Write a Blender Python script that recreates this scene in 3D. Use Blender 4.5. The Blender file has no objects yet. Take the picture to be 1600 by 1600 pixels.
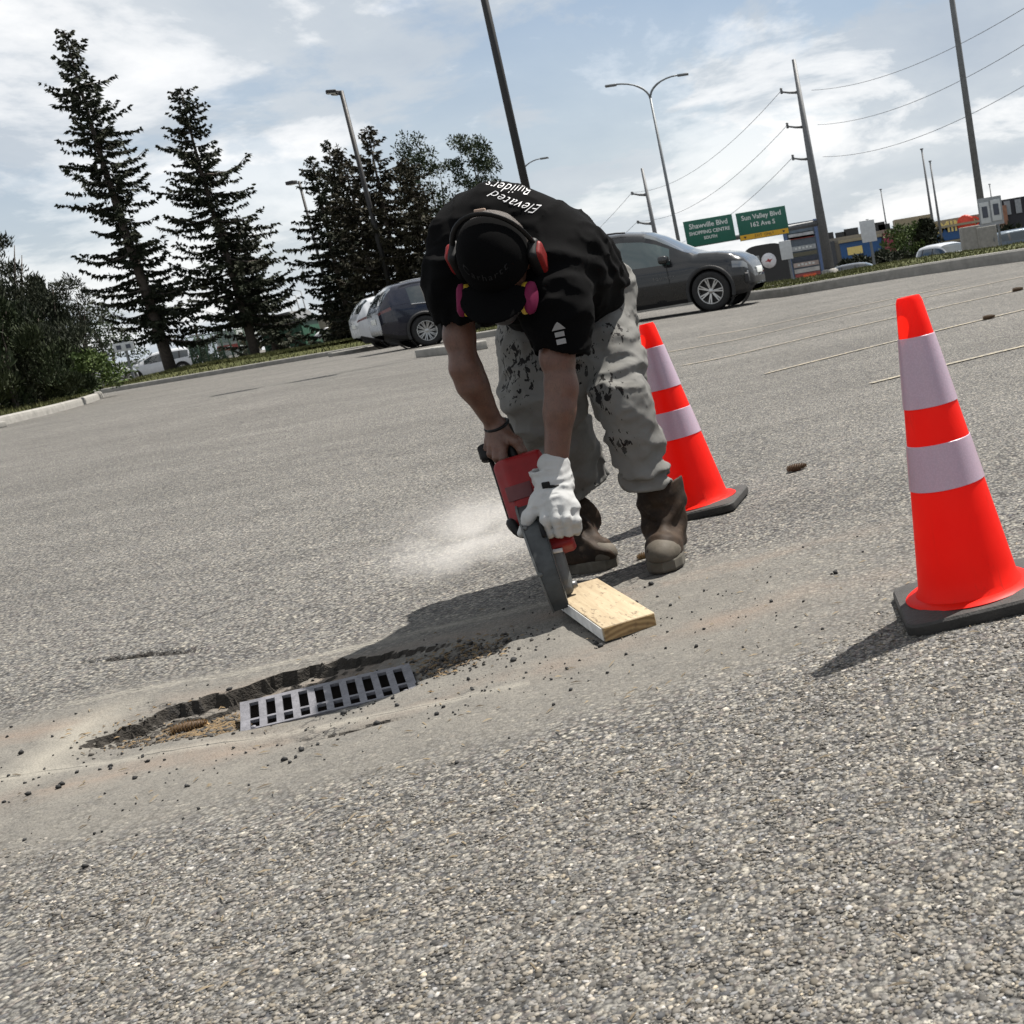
import bpy, bmesh, math, random
import numpy as np
from mathutils import Vector, Matrix
from mathutils.bvhtree import BVHTree
random.seed(7); RNG = np.random.default_rng(11)
S = bpy.context.scene
COL = S.collection
rad = math.radians

# ---------------------------------------------------------------- camera
F_PX, PPX, PPY, ROLL, PITCH, CAMH = 1887., 1393., 800., rad(9.5), rad(12.35), .86
_r0 = Vector((1, 0, 0)); _u0 = Vector((0, math.sin(PITCH), math.cos(PITCH))); FWD = Vector((0, math.cos(PITCH), -math.sin(PITCH)))
CR = math.cos(ROLL)*_r0 - math.sin(ROLL)*_u0; CU = math.sin(ROLL)*_r0 + math.cos(ROLL)*_u0
CAM = Vector((0, 0, CAMH))
cd = bpy.data.cameras.new('camera'); cam = bpy.data.objects.new('camera', cd); COL.objects.link(cam)
M = Matrix.Identity(4)
for i in range(3):
    M[i][0] = CR[i]; M[i][1] = CU[i]; M[i][2] = -FWD[i]; M[i][3] = CAM[i]
cam.matrix_world = M
cd.sensor_width = 36; cd.sensor_fit = 'HORIZONTAL'; cd.lens = F_PX/1600*36; cd.shift_x = -(PPX-800)/1600.; cd.shift_y = (PPY-800)/1600.
cd.dof.use_dof = True; cd.dof.focus_distance = 3.45; cd.dof.aperture_fstop = 18.0
cd.clip_start = .05; cd.clip_end = 6000
S.camera = cam

# ---------------------------------------------------------------- sky
SUN_EL = 60.; SUN_AZ = math.atan2(.30, .27)          # azimuth from +Y towards +X
sun_dir = Vector((math.sin(SUN_AZ)*math.cos(rad(SUN_EL)), math.cos(SUN_AZ)*math.cos(rad(SUN_EL)), math.sin(rad(SUN_EL))))
W = bpy.data.worlds.new('World'); S.world = W; W.use_nodes = True
nt = W.node_tree; nt.nodes.clear()
def wn(t, **k):
    n = nt.nodes.new(t)
    for a, b in k.items(): setattr(n, a, b)
    return n
def wl(a, b): nt.links.new(a, b)
def wmath(op, a, b=None, clamp=False):
    n = wn('ShaderNodeMath', operation=op, use_clamp=clamp)
    for i, v in enumerate((a, b)):
        if v is None: continue
        if isinstance(v, (int, float)): n.inputs[i].default_value = v
        else: wl(v, n.inputs[i])
    return n.outputs[0]
out = wn('ShaderNodeOutputWorld'); sky = wn('ShaderNodeTexSky', sky_type='NISHITA', sun_disc=False, sun_elevation=rad(SUN_EL), sun_rotation=SUN_AZ)
sky.air_density = 1.0; sky.dust_density = .6; sky.ozone_density = 1.6
bg1 = wn('ShaderNodeBackground'); bg1.inputs[1].default_value = .054; wl(sky.outputs[0], bg1.inputs[0])
tc = wn('ShaderNodeTexCoord'); sep = wn('ShaderNodeSeparateXYZ'); wl(tc.outputs['Generated'], sep.inputs[0])
zz = wmath('ADD', wmath('MAXIMUM', sep.outputs[2], 0.0), .30)
cmb = wn('ShaderNodeCombineXYZ'); wl(wmath('DIVIDE', sep.outputs[0], zz), cmb.inputs[0]); wl(wmath('DIVIDE', sep.outputs[1], zz), cmb.inputs[1]); cmb.inputs[2].default_value = 3.7
def wnoise(scale, detail, rough, dist=0, off=(0, 0, 0)):
    mp = wn('ShaderNodeMapping'); mp.inputs['Location'].default_value = off; wl(cmb.outputs[0], mp.inputs[0])
    n = wn('ShaderNodeTexNoise'); n.inputs['Scale'].default_value = scale; n.inputs['Detail'].default_value = detail; n.inputs['Roughness'].default_value = rough; n.inputs['Distortion'].default_value = dist
    wl(mp.outputs[0], n.inputs['Vector']); return n.outputs[0]
def wramp(v, stops):
    r = wn('ShaderNodeValToRGB'); el = r.color_ramp.elements
    while len(el) < len(stops): el.new(.5)
    for e, (p, c) in zip(el, stops): e.position = p; e.color = (*c, 1) if not isinstance(c, (int, float)) else (c, c, c, 1)
    wl(v, r.inputs[0]); return r.outputs[0]
low = wramp(sep.outputs[2], [(.0, 1.0), (.16, .55), (.34, .0)])
cover = wmath('MAXIMUM', wramp(wmath('ADD', wmath('MULTIPLY', wnoise(1.15, 3, .5, .3, (.3, 9.4, 0)), .62), wmath('MULTIPLY', wnoise(3.6, 9, .6, .3, (5, 1, 0)), .38)), [(.39, 0.0), (.475, .92), (.70, 1.0)]), low)
puff = wnoise(2.3, 12, .60, .25, (8.8, 5.1, 0)); broad = wnoise(.9, 4, .5, .2, (4.4, 2.2, 0))
base_ = wramp(wmath('ADD', wmath('MULTIPLY', puff, .35), wmath('MULTIPLY', broad, .65)), [(.36, (.37, .42, .485)), (.48, (.475, .515, .555)), (.60, (.60, .625, .65))])
edge = wramp(wmath('ADD', wmath('MULTIPLY', puff, .8), wmath('MULTIPLY', broad, .2)), [(.485, 0.0), (.53, .55), (.60, 1.0)])
cmx = wn('ShaderNodeMix', data_type='RGBA'); wl(edge, cmx.inputs[0]); wl(base_, cmx.inputs[6]); cmx.inputs[7].default_value = (.80, .80, .80, 1); ccol = cmx.outputs[2]
bg2 = wn('ShaderNodeBackground'); wl(ccol, bg2.inputs[0]); bg2.inputs[1].default_value = .67
mix = wn('ShaderNodeMixShader'); wl(cover, mix.inputs[0]); wl(bg1.outputs[0], mix.inputs[1]); wl(bg2.outputs[0], mix.inputs[2]); wl(mix.outputs[0], out.inputs[0])
# ---------------------------------------------------------------- sun
sl = bpy.data.lights.new('sun', 'SUN'); sl.energy = 5.0; sl.angle = rad(.6); sl.color = (1, .95, .88)
so = bpy.data.objects.new('sun', sl); COL.objects.link(so); so.rotation_euler = (-sun_dir).to_track_quat('-Z', 'Y').to_euler(); so.location = (6, 6, 20)
S.view_settings.view_transform = 'Standard'; S.view_settings.look = 'None'; S.view_settings.exposure = 1.0; S.view_settings.gamma = 1; S.view_settings.use_curve_mapping = False
S.cycles.max_bounces = 6; S.cycles.volume_bounces = 1; S.cycles.transparent_max_bounces = 12

# ================================================================ helpers
def ray(px, py): return CR*((px-PPX)/F_PX) + CU*((PPY-py)/F_PX) + FWD
def at(px, py, Y):
    v = ray(px, py); return CAM + v*(Y/v.y)
def sstep(a, b, x):
    t = np.clip((np.asarray(x, float)-a)/(b-a), 0, 1); return t*t*(3-2*t)
# kerb line of the right-hand verge (world coordinates)
KA, KB = (-4.0, 28.74), (2.72, 19.41)
_kd = np.array([KB[0]-KA[0], KB[1]-KA[1]]); _kd = _kd/np.linalg.norm(_kd); _kn = np.array([-_kd[1], _kd[0]])
if _kn[1] < 0: _kn = -_kn
def lot_z(x, y):
    x = np.asarray(x, float); y = np.asarray(y, float)
    dx = x+1.45; s = np.sqrt(dx*dx+.04)-.2
    a = np.where(dx > 0, .15*(1-np.exp(-s*.30)), .11*(1-np.exp(-s*.16)))
    z = a + .17*sstep(5, 22, y)
    t = (x-KA[0])*_kn[0] + (y-KA[1])*_kn[1]
    side = sstep(-9, -4, x)
    z = z - 1.75*sstep(3.5, 22, t)*side
    return z
def gz(x, y): return float(lot_z(x, y))
def on(px, py, lift=0.):
    v = ray(px, py); lo, hi = .3, 400.
    # first crossing
    t = .5; p = CAM + v*t; prev = t
    while t < 400:
        p = CAM + v*t
        if p.z < gz(p.x, p.y)+lift: break
        prev = t; t *= 1.03
    lo, hi = prev, t
    for _ in range(40):
        m = (lo+hi)/2; p = CAM + v*m
        if p.z < gz(p.x, p.y)+lift: hi = m
        else: lo = m
    p = CAM + v*hi; return Vector((p.x, p.y, gz(p.x, p.y)+lift))

# value noise in numpy
_perm = RNG.random((64, 64, 64)).astype(np.float32)
def vnoise(x, y, z):
    x = np.asarray(x, np.float32); y = np.asarray(y, np.float32); z = np.asarray(z, np.float32)
    xi = np.floor(x).astype(np.int32); yi = np.floor(y).astype(np.int32); zi = np.floor(z).astype(np.int32)
    fx = x-xi; fy = y-yi; fz = z-zi
    fx = fx*fx*(3-2*fx); fy = fy*fy*(3-2*fy); fz = fz*fz*(3-2*fz)
    a = xi & 63; b = (xi+1) & 63; c = yi & 63; d = (yi+1) & 63; e = zi & 63; g = (zi+1) & 63
    P = _perm
    v0 = (P[a, c, e]*(1-fx)+P[b, c, e]*fx)*(1-fy) + (P[a, d, e]*(1-fx)+P[b, d, e]*fx)*fy
    v1 = (P[a, c, g]*(1-fx)+P[b, c, g]*fx)*(1-fy) + (P[a, d, g]*(1-fx)+P[b, d, g]*fx)*fy
    return v0*(1-fz)+v1*fz
def fbm(x, y, z, o=4):
    s = 0; a = .5; n = 0
    for i in range(o):
        s = s + a*vnoise(x*2**i+i*7.3, y*2**i+i*3.1, z*2**i+i*5.7); n += a; a *= .5
    return s/n

# ---------------------------------------------------------------- materials
MATS = {}
class NB:
    def __init__(s, name):
        s.m = bpy.data.materials.new(name); s.m.use_nodes = True; s.t = s.m.node_tree; s.b = s.t.nodes['Principled BSDF']; s.o = s.t.nodes['Material Output']
        s.tc = s.n('ShaderNodeTexCoord')
    def n(s, t, **k):
        x = s.t.nodes.new(t)
        for a, b in k.items(): setattr(x, a, b)
        return x
    def l(s, a, b): s.t.links.new(a, b)
    def vec(s, scale=(1, 1, 1), rot=(0, 0, 0), loc=(0, 0, 0), src='Object'):
        m = s.n('ShaderNodeMapping'); m.inputs['Scale'].default_value = scale; m.inputs['Rotation'].default_value = rot; m.inputs['Location'].default_value = loc
        s.l(s.tc.outputs[src], m.inputs[0]); return m.outputs[0]
    def noise(s, scale, detail=4, rough=.55, dist=0, vec=None, col=False):
        x = s.n('ShaderNodeTexNoise'); x.inputs['Scale'].default_value = scale; x.inputs['Detail'].default_value = detail; x.inputs['Roughness'].default_value = rough; x.inputs['Distortion'].default_value = dist
        s.l(vec if vec is not None else s.tc.outputs['Object'], x.inputs['Vector']); return x.outputs['Color' if col else 0]
    def voro(s, scale, feature='F1', out='Distance', vec=None, rnd=1):
        x = s.n('ShaderNodeTexVoronoi', feature=feature); x.inputs['Scale'].default_value = scale; x.inputs['Randomness'].default_value = rnd
        s.l(vec if vec is not None else s.tc.outputs['Object'], x.inputs['Vector']); return x.outputs[out]
    def ramp(s, v, stops, interp='LINEAR'):
        r = s.n('ShaderNodeValToRGB'); r.color_ramp.interpolation = interp; el = r.color_ramp.elements
        while len(el) < len(stops): el.new(.5)
        for e, (p, c) in zip(el, stops): e.position = p; e.color = (c, c, c, 1) if isinstance(c, (int, float)) else (*c, 1)
        s.l(v, r.inputs[0]); return r.outputs[0]
    def math(s, op, a, b=None, clamp=False):
        x = s.n('ShaderNodeMath', operation=op, use_clamp=clamp)
        for i, v in enumerate((a, b)):
            if v is None: continue
            if isinstance(v, (int, float)): x.inputs[i].default_value = v
            else: s.l(v, x.inputs[i])
        return x.outputs[0]
    def mix(s, f, a, b, mode='MIX'):
        x = s.n('ShaderNodeMix', data_type='RGBA', blend_type=mode)
        for i, v in ((0, f), (6, a), (7, b)):
            if isinstance(v, (int, float)): x.inputs[i].default_value = v
            elif isinstance(v, tuple): x.inputs[i].default_value = (*v, 1)
            else: s.l(v, x.inputs[i])
        return x.outputs[2]
    def bump(s, h, strength=.5, dist=.01, nrm=None):
        x = s.n('ShaderNodeBump'); x.inputs['Strength'].default_value = strength; x.inputs['Distance'].default_value = dist; s.l(h, x.inputs['Height'])
        if nrm is not None: s.l(nrm, x.inputs['Normal'])
        return x.outputs[0]
    alb = .70
    def set(s, **k):
        for a, v in k.items():
            if a == 'Base_Color' and s.alb != 1: v = s.mix(1., v, (s.alb,)*3, 'MULTIPLY')
            i = s.b.inputs[a.replace('_', ' ')]
            if isinstance(v, (int, float)): i.default_value = v
            elif isinstance(v, tuple): i.default_value = (*v, 1) if (len(v) == 3 and i.type == 'RGBA') else v
            else: s.l(v, i)
        return s
def pm(name, col, rough=.6, metal=0., var=.18, scale=9., bump=0., bscale=60., coat=0., spec=None):
    if name in MATS: return MATS[name]
    b = NB(name); n = b.noise(scale, 5, .6); b.alb = .85 if min(col) > .4 else .70
    c = b.mix(b.ramp(n, [(.3, 0.), (.7, 1.)]), tuple(max(0, x*(1-var)) for x in col), tuple(min(1, x*(1+var)) for x in col))
    b.set(Base_Color=c, Roughness=b.ramp(b.noise(scale*3, 3), [(.3, max(.02, rough-.07)), (.7, min(1, rough+.07))]), Metallic=metal)
    if bump: b.set(Normal=b.bump(b.noise(bscale, 4, .6), bump, .01))
    if coat: b.set(Coat_Weight=coat, Coat_Roughness=.06)
    if spec is not None: b.set(Specular_IOR_Level=spec)
    MATS[name] = b.m; return b.m

# ---------------------------------------------------------------- mesh builders
def link(name, me, mat=None, parent=None):
    o = bpy.data.objects.new(name, me); COL.objects.link(o)
    if mat is not None and me is not None: me.materials.append(mat)
    if parent is not None: o.parent = parent
    return o
def np_mesh(name, V, Fc, smooth=False):
    V = np.asarray(V, np.float32); Fc = np.asarray(Fc, np.int32); k = Fc.shape[1]
    me = bpy.data.meshes.new(name); me.vertices.add(len(V)); me.vertices.foreach_set('co', V.ravel())
    me.loops.add(Fc.size); me.loops.foreach_set('vertex_index', Fc.ravel()); me.polygons.add(len(Fc))
    me.polygons.foreach_set('loop_start', np.arange(0, Fc.size, k, dtype=np.int32))
    try: me.polygons.foreach_set('loop_total', np.full(len(Fc), k, np.int32))
    except Exception: pass
    if smooth: me.polygons.foreach_set('use_smooth', np.ones(len(Fc), bool))
    me.update(calc_edges=True); me.validate(); return me
class MB:
    def __init__(s): s.v = []; s.f = []; s.sm = []
    def add(s, vs, fs, smooth=False):
        o = len(s.v); s.v += [tuple(v) for v in vs]; s.f += [tuple(i+o for i in f) for f in fs]; s.sm += [smooth]*len(fs); return s
    def box(s, c, size, rot=None, bev=0.):
        hx, hy, hz = size[0]/2, size[1]/2, size[2]/2; c = Vector(c)
        if bev <= 0:
            vs = [Vector((x*hx, y*hy, z*hz)) for z in (-1, 1) for x, y in ((-1, -1), (1, -1), (1, 1), (-1, 1))]
            fs = [(3, 2, 1, 0), (4, 5, 6, 7), (0, 1, 5, 4), (1, 2, 6, 5), (2, 3, 7, 6), (3, 0, 4, 7)]
        else:
            b = min(bev, hx*.98, hy*.98, hz*.98)
            bm = bmesh.new(); bmesh.ops.create_cube(bm, size=1)
            for v in bm.verts: v.co = Vector((v.co.x*hx*2, v.co.y*hy*2, v.co.z*hz*2))
            bmesh.ops.bevel(bm, geom=list(bm.edges), offset=b, segments=2, profile=.6, affect='EDGES')
            bm.verts.index_update(); vs = [v.co.copy() for v in bm.verts]; fs = [[v.index for v in f.verts] for f in bm.faces]; bm.free()
        if rot is not None: vs = [rot @ v for v in vs]
        return s.add([c+v for v in vs], fs, bev > 0)
    def tube(s, pts, r, n=10, caps=True, flat=None):
        pts = [Vector(p) for p in pts]; rs = r if isinstance(r, (list, tuple)) else [r]*len(pts)
        vs = []; fs = []; up = None
        for i, p in enumerate(pts):
            d = (pts[min(i+1, len(pts)-1)]-pts[max(i-1, 0)]).normalized()
            if up is None: up = Vector((0, 0, 1)) if abs(d.z) < .9 else Vector((1, 0, 0))
            a = d.cross(up).normalized(); up2 = a.cross(d).normalized(); up = up2
            for k in range(n):
                t = 2*math.pi*k/n; vs.append(p + (a*math.cos(t) + up2*math.sin(t)*(flat or 1))*rs[i])
        for i in range(len(pts)-1):
            for k in range(n):
                fs.append((i*n+k, i*n+(k+1) % n, (i+1)*n+(k+1) % n, (i+1)*n+k))
        if caps: fs.append(tuple(range(n-1, -1, -1))); fs.append(tuple((len(pts)-1)*n+k for k in range(n)))
        return s.add(vs, fs, True)
    def lathe(s, prof, n=24, mat=None, closed=False):
        vs = []; fs = []
        for r, z in prof:
            for k in range(n):
                t = 2*math.pi*k/n; p = Vector((r*math.cos(t), r*math.sin(t), z)); vs.append(mat @ p if mat is not None else p)
        L = len(prof)
        for i in range(L if closed else L-1):
            j = (i+1) % L
            for k in range(n): fs.append((i*n+k, i*n+(k+1) % n, j*n+(k+1) % n, j*n+k))
        return s.add(vs, fs, True)
    def prism(s, poly, h, mat=None):
        """polygon in local xy, extruded along local z from 0 to h"""
        n = len(poly); vs = [Vector((x, y, 0)) for x, y in poly]+[Vector((x, y, h)) for x, y in poly]
        if mat is not None: vs = [mat @ v for v in vs]
        fs = [tuple(range(n-1, -1, -1)), tuple(range(n, 2*n))]+[(i, (i+1) % n, n+(i+1) % n, n+i) for i in range(n)]
        return s.add(vs, fs)
    def mesh(s, name, fix=True):
        me = bpy.data.meshes.new(name); me.from_pydata(s.v, [], s.f)
        me.polygons.foreach_set('use_smooth', np.array(s.sm, bool))
        if fix:
            bm = bmesh.new(); bm.from_mesh(me); bmesh.ops.recalc_face_normals(bm, faces=bm.faces); bm.to_mesh(me); bm.free()
        me.update(); return me
    def build(s, name, mat, parent=None, sharp=None):
        me = s.mesh(name)
        if sharp is not None: me.set_sharp_from_angle(angle=rad(sharp))
        return link(name, me, mat, parent)
def tag(o, label, cat, group=None):
    o['label'] = label; o['category'] = cat
    if group: o['group'] = group
    return o
def thing(name, label, cat, loc=(0, 0, 0), rz=0., group=None, rot=None):
    o = bpy.data.objects.new(name, None); COL.objects.link(o); o.location = loc; o.empty_display_size = .1
    o.rotation_euler = rot if rot is not None else (0, 0, rz)
    return tag(o, label, cat, group)
def struct(o, kind='structure'): o['kind'] = kind; return o
def copy_tree(o, parent=None):
    c = o.copy(); COL.objects.link(c); c.parent = parent
    for ch in o.children: copy_tree(ch, c)
    return c
def text_mesh(body, size=1., extrude=0., shear=0., align='CENTER', spacing=1., bold=0.):
    cu = bpy.data.curves.new('lettering', 'FONT'); cu.body = body; cu.size = size; cu.extrude = extrude; cu.shear = shear; cu.align_x = align; cu.align_y = 'CENTER'; cu.space_character = spacing; cu.offset = bold; cu.resolution_u = 3
    o = bpy.data.objects.new('lettering', cu); COL.objects.link(o)
    dg = bpy.context.evaluated_depsgraph_get(); dg.update()
    me = bpy.data.meshes.new_from_object(o.evaluated_get(dg)); bpy.data.objects.remove(o); bpy.data.curves.remove(cu); return me
def text(name, body, size, loc, mat, parent, x=(1, 0, 0), y=(0, 0, 1), extrude=.002, **k):
    me = text_mesh(body, size, extrude, **k); X = Vector(x).normalized(); Y = Vector(y).normalized(); Z = X.cross(Y)
    m = Matrix.Identity(4)
    for i in range(3): m[i][0] = X[i]; m[i][1] = Y[i]; m[i][2] = Z[i]; m[i][3] = loc[i]
    me.transform(m); return link(name, me, mat, parent)
# ---------------------------------------------------------------- signed distance modelling
def surface_nets(V, org, h):
    s = V < 0; nx, ny, nz = V.shape
    cnt = np.zeros((nx-1, ny-1, nz-1), np.int8); P = np.zeros((nx-1, ny-1, nz-1, 3), np.float32)
    def sl(o): return tuple(slice(k, n-1+k) for k, n in zip(o, (nx, ny, nz)))
    for ax in range(3):
        oth = [a for a in range(3) if a != ax]
        for i in (0, 1):
            for j in (0, 1):
                c0 = [0, 0, 0]; c0[oth[0]] = i; c0[oth[1]] = j; c1 = list(c0); c1[ax] = 1
                a = V[sl(c0)]; b = V[sl(c1)]; m = (a < 0) != (b < 0)
                if not m.any(): continue
                t = a[m]/(a[m]-b[m]); q = np.tile(np.array(c0, np.float32), (len(t), 1)); q[:, ax] = t
                P[m] += q; cnt[m] += 1
    act = cnt > 0; idx = np.full(cnt.shape, -1, np.int64); idx[act] = np.arange(act.sum())
    base = np.argwhere(act).astype(np.float32)
    VV = (base + P[act]/cnt[act][:, None])*h + np.asarray(org, np.float32)
    Q = []
    for ax in range(3):
        o1, o2 = [(1, 2), (2, 0), (0, 1)][ax]
        a = np.moveaxis(s, [ax, o1, o2], [0, 1, 2]); id_ = np.moveaxis(idx, [ax, o1, o2], [0, 1, 2])
        m = a[:-1, 1:-1, 1:-1] != a[1:, 1:-1, 1:-1]; w = np.argwhere(m); i, j, k = w[:, 0], w[:, 1]+1, w[:, 2]+1
        q = np.stack([id_[i, j-1, k-1], id_[i, j, k-1], id_[i, j, k], id_[i, j-1, k]], 1)
        flip = ~a[i, j, k]; q[flip] = q[flip][:, ::-1]; Q.append(q)
    return VV, np.concatenate(Q)
def cap(P, a, b, ra, rb):
    a = np.asarray(a, np.float32); b = np.asarray(b, np.float32); ba = b-a; L = float(ba @ ba)
    t = np.clip(((P-a) @ ba)/L, 0, 1); return np.linalg.norm(P-a-t[..., None]*ba, axis=-1) - (ra+(rb-ra)*t)
def chain(P, pts, rs, k=.02):
    d = None
    for i in range(len(pts)-1):
        e = cap(P, pts[i], pts[i+1], rs[i], rs[i+1]); d = e if d is None else smin(d, e, k)
    return d
def ell(P, c, axes, rr):
    """ellipsoid with orthonormal axes rows"""
    q = (P-np.asarray(c, np.float32)) @ np.asarray(axes, np.float32).T; r = np.asarray(rr, np.float32)
    k0 = np.linalg.norm(q/r, axis=-1); k1 = np.linalg.norm(q/(r*r), axis=-1); return k0*(k0-1)/np.maximum(k1, 1e-6)
def rbox(P, c, axes, hs, r):
    q = np.abs((P-np.asarray(c, np.float32)) @ np.asarray(axes, np.float32).T) - (np.asarray(hs, np.float32)-r)
    return np.linalg.norm(np.maximum(q, 0), axis=-1) + np.minimum(q.max(-1), 0) - r
def smin(a, b, k):
    h = np.maximum(k-np.abs(a-b), 0)/k; return np.minimum(a, b) - h*h*k*.25
def smax(a, b, k): return -smin(-a, -b, k)
def half(P, p, n):
    n = np.asarray(n, np.float32); n = n/np.linalg.norm(n); return (P-np.asarray(p, np.float32)) @ n
def sdf_mesh(name, fn, lo, hi, h):
    lo = np.asarray(lo, float); hi = np.asarray(hi, float); n = np.ceil((hi-lo)/h).astype(int)+1
    ax = [lo[i]+h*np.arange(n[i]) for i in range(3)]
    P = np.stack(np.meshgrid(*ax, indexing='ij'), -1).astype(np.float32)
    V = fn(P).astype(np.float32); VV, Q = surface_nets(V, lo, h)
    return np_mesh(name, VV, Q, True)

# ================================================================ ground
# local features round the drain
DC = np.array([-1.47, 2.93]); DA = rad(14.0)                     # drain centre and heading
DX = np.array([math.cos(DA), math.sin(DA)]); DY = np.array([-math.sin(DA), math.cos(DA)])
DL, DW, GV0, SKEW = .41, .190, -.035, -.20                                             # grate length and depth
def duv(x, y): return (x-DC[0])*DX[0]+(y-DC[1])*DX[1], (x-DC[0])*DY[0]+(y-DC[1])*DY[1]
def ground_z(x, y):
    x = np.asarray(x, float); y = np.asarray(y, float); z = lot_z(x, y)
    u, v = duv(x, y)
    near = np.exp(-((u/1.6)**2+(v/.9)**2))
    n1 = fbm(x*9, y*9, 0*x+1.3); n2 = fbm(x*28, y*28, 0*x+4.1, 3); n3 = fbm(x*2.2, y*2.2, 0*x+8.1, 3)
    z = z + (n3-.5)*.02*near*2 + (n2-.5)*.004
    # broken asphalt round the grate: a ragged ledge on the far side, floor rising towards the camera
    vE = np.interp(u, [-.62, -.52, -.44, -.33, -.15, .05, .25, .40], [-.06, .06, .165, .225, .31, .28, .20, .10]) + .085*(n1-.5) + .075*(n2-.5)
    vN = np.interp(u, [-.60, -.40, -.24, .25, .40], [.0, -.10, -.165, -.165, -.05])
    dep = np.interp(u, [-.62, -.5, -.2, .1, .35, .45], [0, .034, .046, .018, .006, 0])
    e = v-vE; fl = np.clip((v-vN)/np.maximum(vE-vN, .05), 0, 1)**.8
    z = z - dep*fl*(1-sstep(-.007, .006, e)) - .45*dep*fl*(1-sstep(-.045, -.030, e+.03*(n2-.5))) + .010*(n2-.5)*fl*(e < 0)
    # rubble right of the grate
    rub = np.exp(-(((u-.31)/.10)**2+((v-.03)/.10)**2)); z = z + rub*(n2-.5)*.045
    # second crumbled seam further back
    e3 = (v-(.79-.486*(u+.49))-.05*(n1-.5)); s3 = np.exp(-(e3/.022)**2)*sstep(-.95, -.80, u)*(1-sstep(-.56, -.44, u)); z = z-s3*.030*n2*1.6
    s4 = np.exp(-(((v+.33+.25*u)+.03*(n1-.5))/.010)**2)*sstep(-.22, -.1, u)*(1-sstep(.18, .30, u)); z = z-s4*.012*n2*1.6
    # the basin under the grate
    hole = (np.abs(u-SKEW*(v-GV0)) < DL/2-.006) & (np.abs(v-GV0) < DW/2-.006)
    z = np.where(hole, z-.9, z)
    return z
def graded(a, b, f0, f1, fine, grow, cmax):
    xs = list(np.arange(f0, f1, fine)); s = fine; x = xs[-1]
    while x < b: s = min(s*grow, cmax); x += s; xs.append(x)
    s = fine; x = xs[0]
    while x > a: s = min(s*grow, cmax); x -= s; xs.insert(0, x)
    return np.array(xs)
gx = graded(-420, 420, -2.62, -.62, .0085, 1.09, 25); gy = graded(-3, 900, 2.42, 3.78, .0085, 1.09, 25)
XX, YY = np.meshgrid(gx, gy, indexing='ij'); ZZ = ground_z(XX, YY)
nX, nY = XX.shape; I = np.arange(nX*nY).reshape(nX, nY)
gq = np.stack([I[:-1, :-1], I[1:, :-1], I[1:, 1:], I[:-1, 1:]], -1).reshape(-1, 4)
gme = np_mesh('ground', np.stack([XX, YY, ZZ], -1).reshape(-1, 3), gq, True)
_dz = np.maximum.reduce([ZZ[:-1, :-1], ZZ[1:, :-1], ZZ[1:, 1:], ZZ[:-1, 1:]])-np.minimum.reduce([ZZ[:-1, :-1], ZZ[1:, :-1], ZZ[1:, 1:], ZZ[:-1, 1:]])
_st = (_dz/np.minimum(XX[1:, :-1]-XX[:-1, :-1], YY[:-1, 1:]-YY[:-1, :-1])) > .9
gme.polygons.foreach_set('use_smooth', ~_st.reshape(-1)); gme.update()

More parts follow.
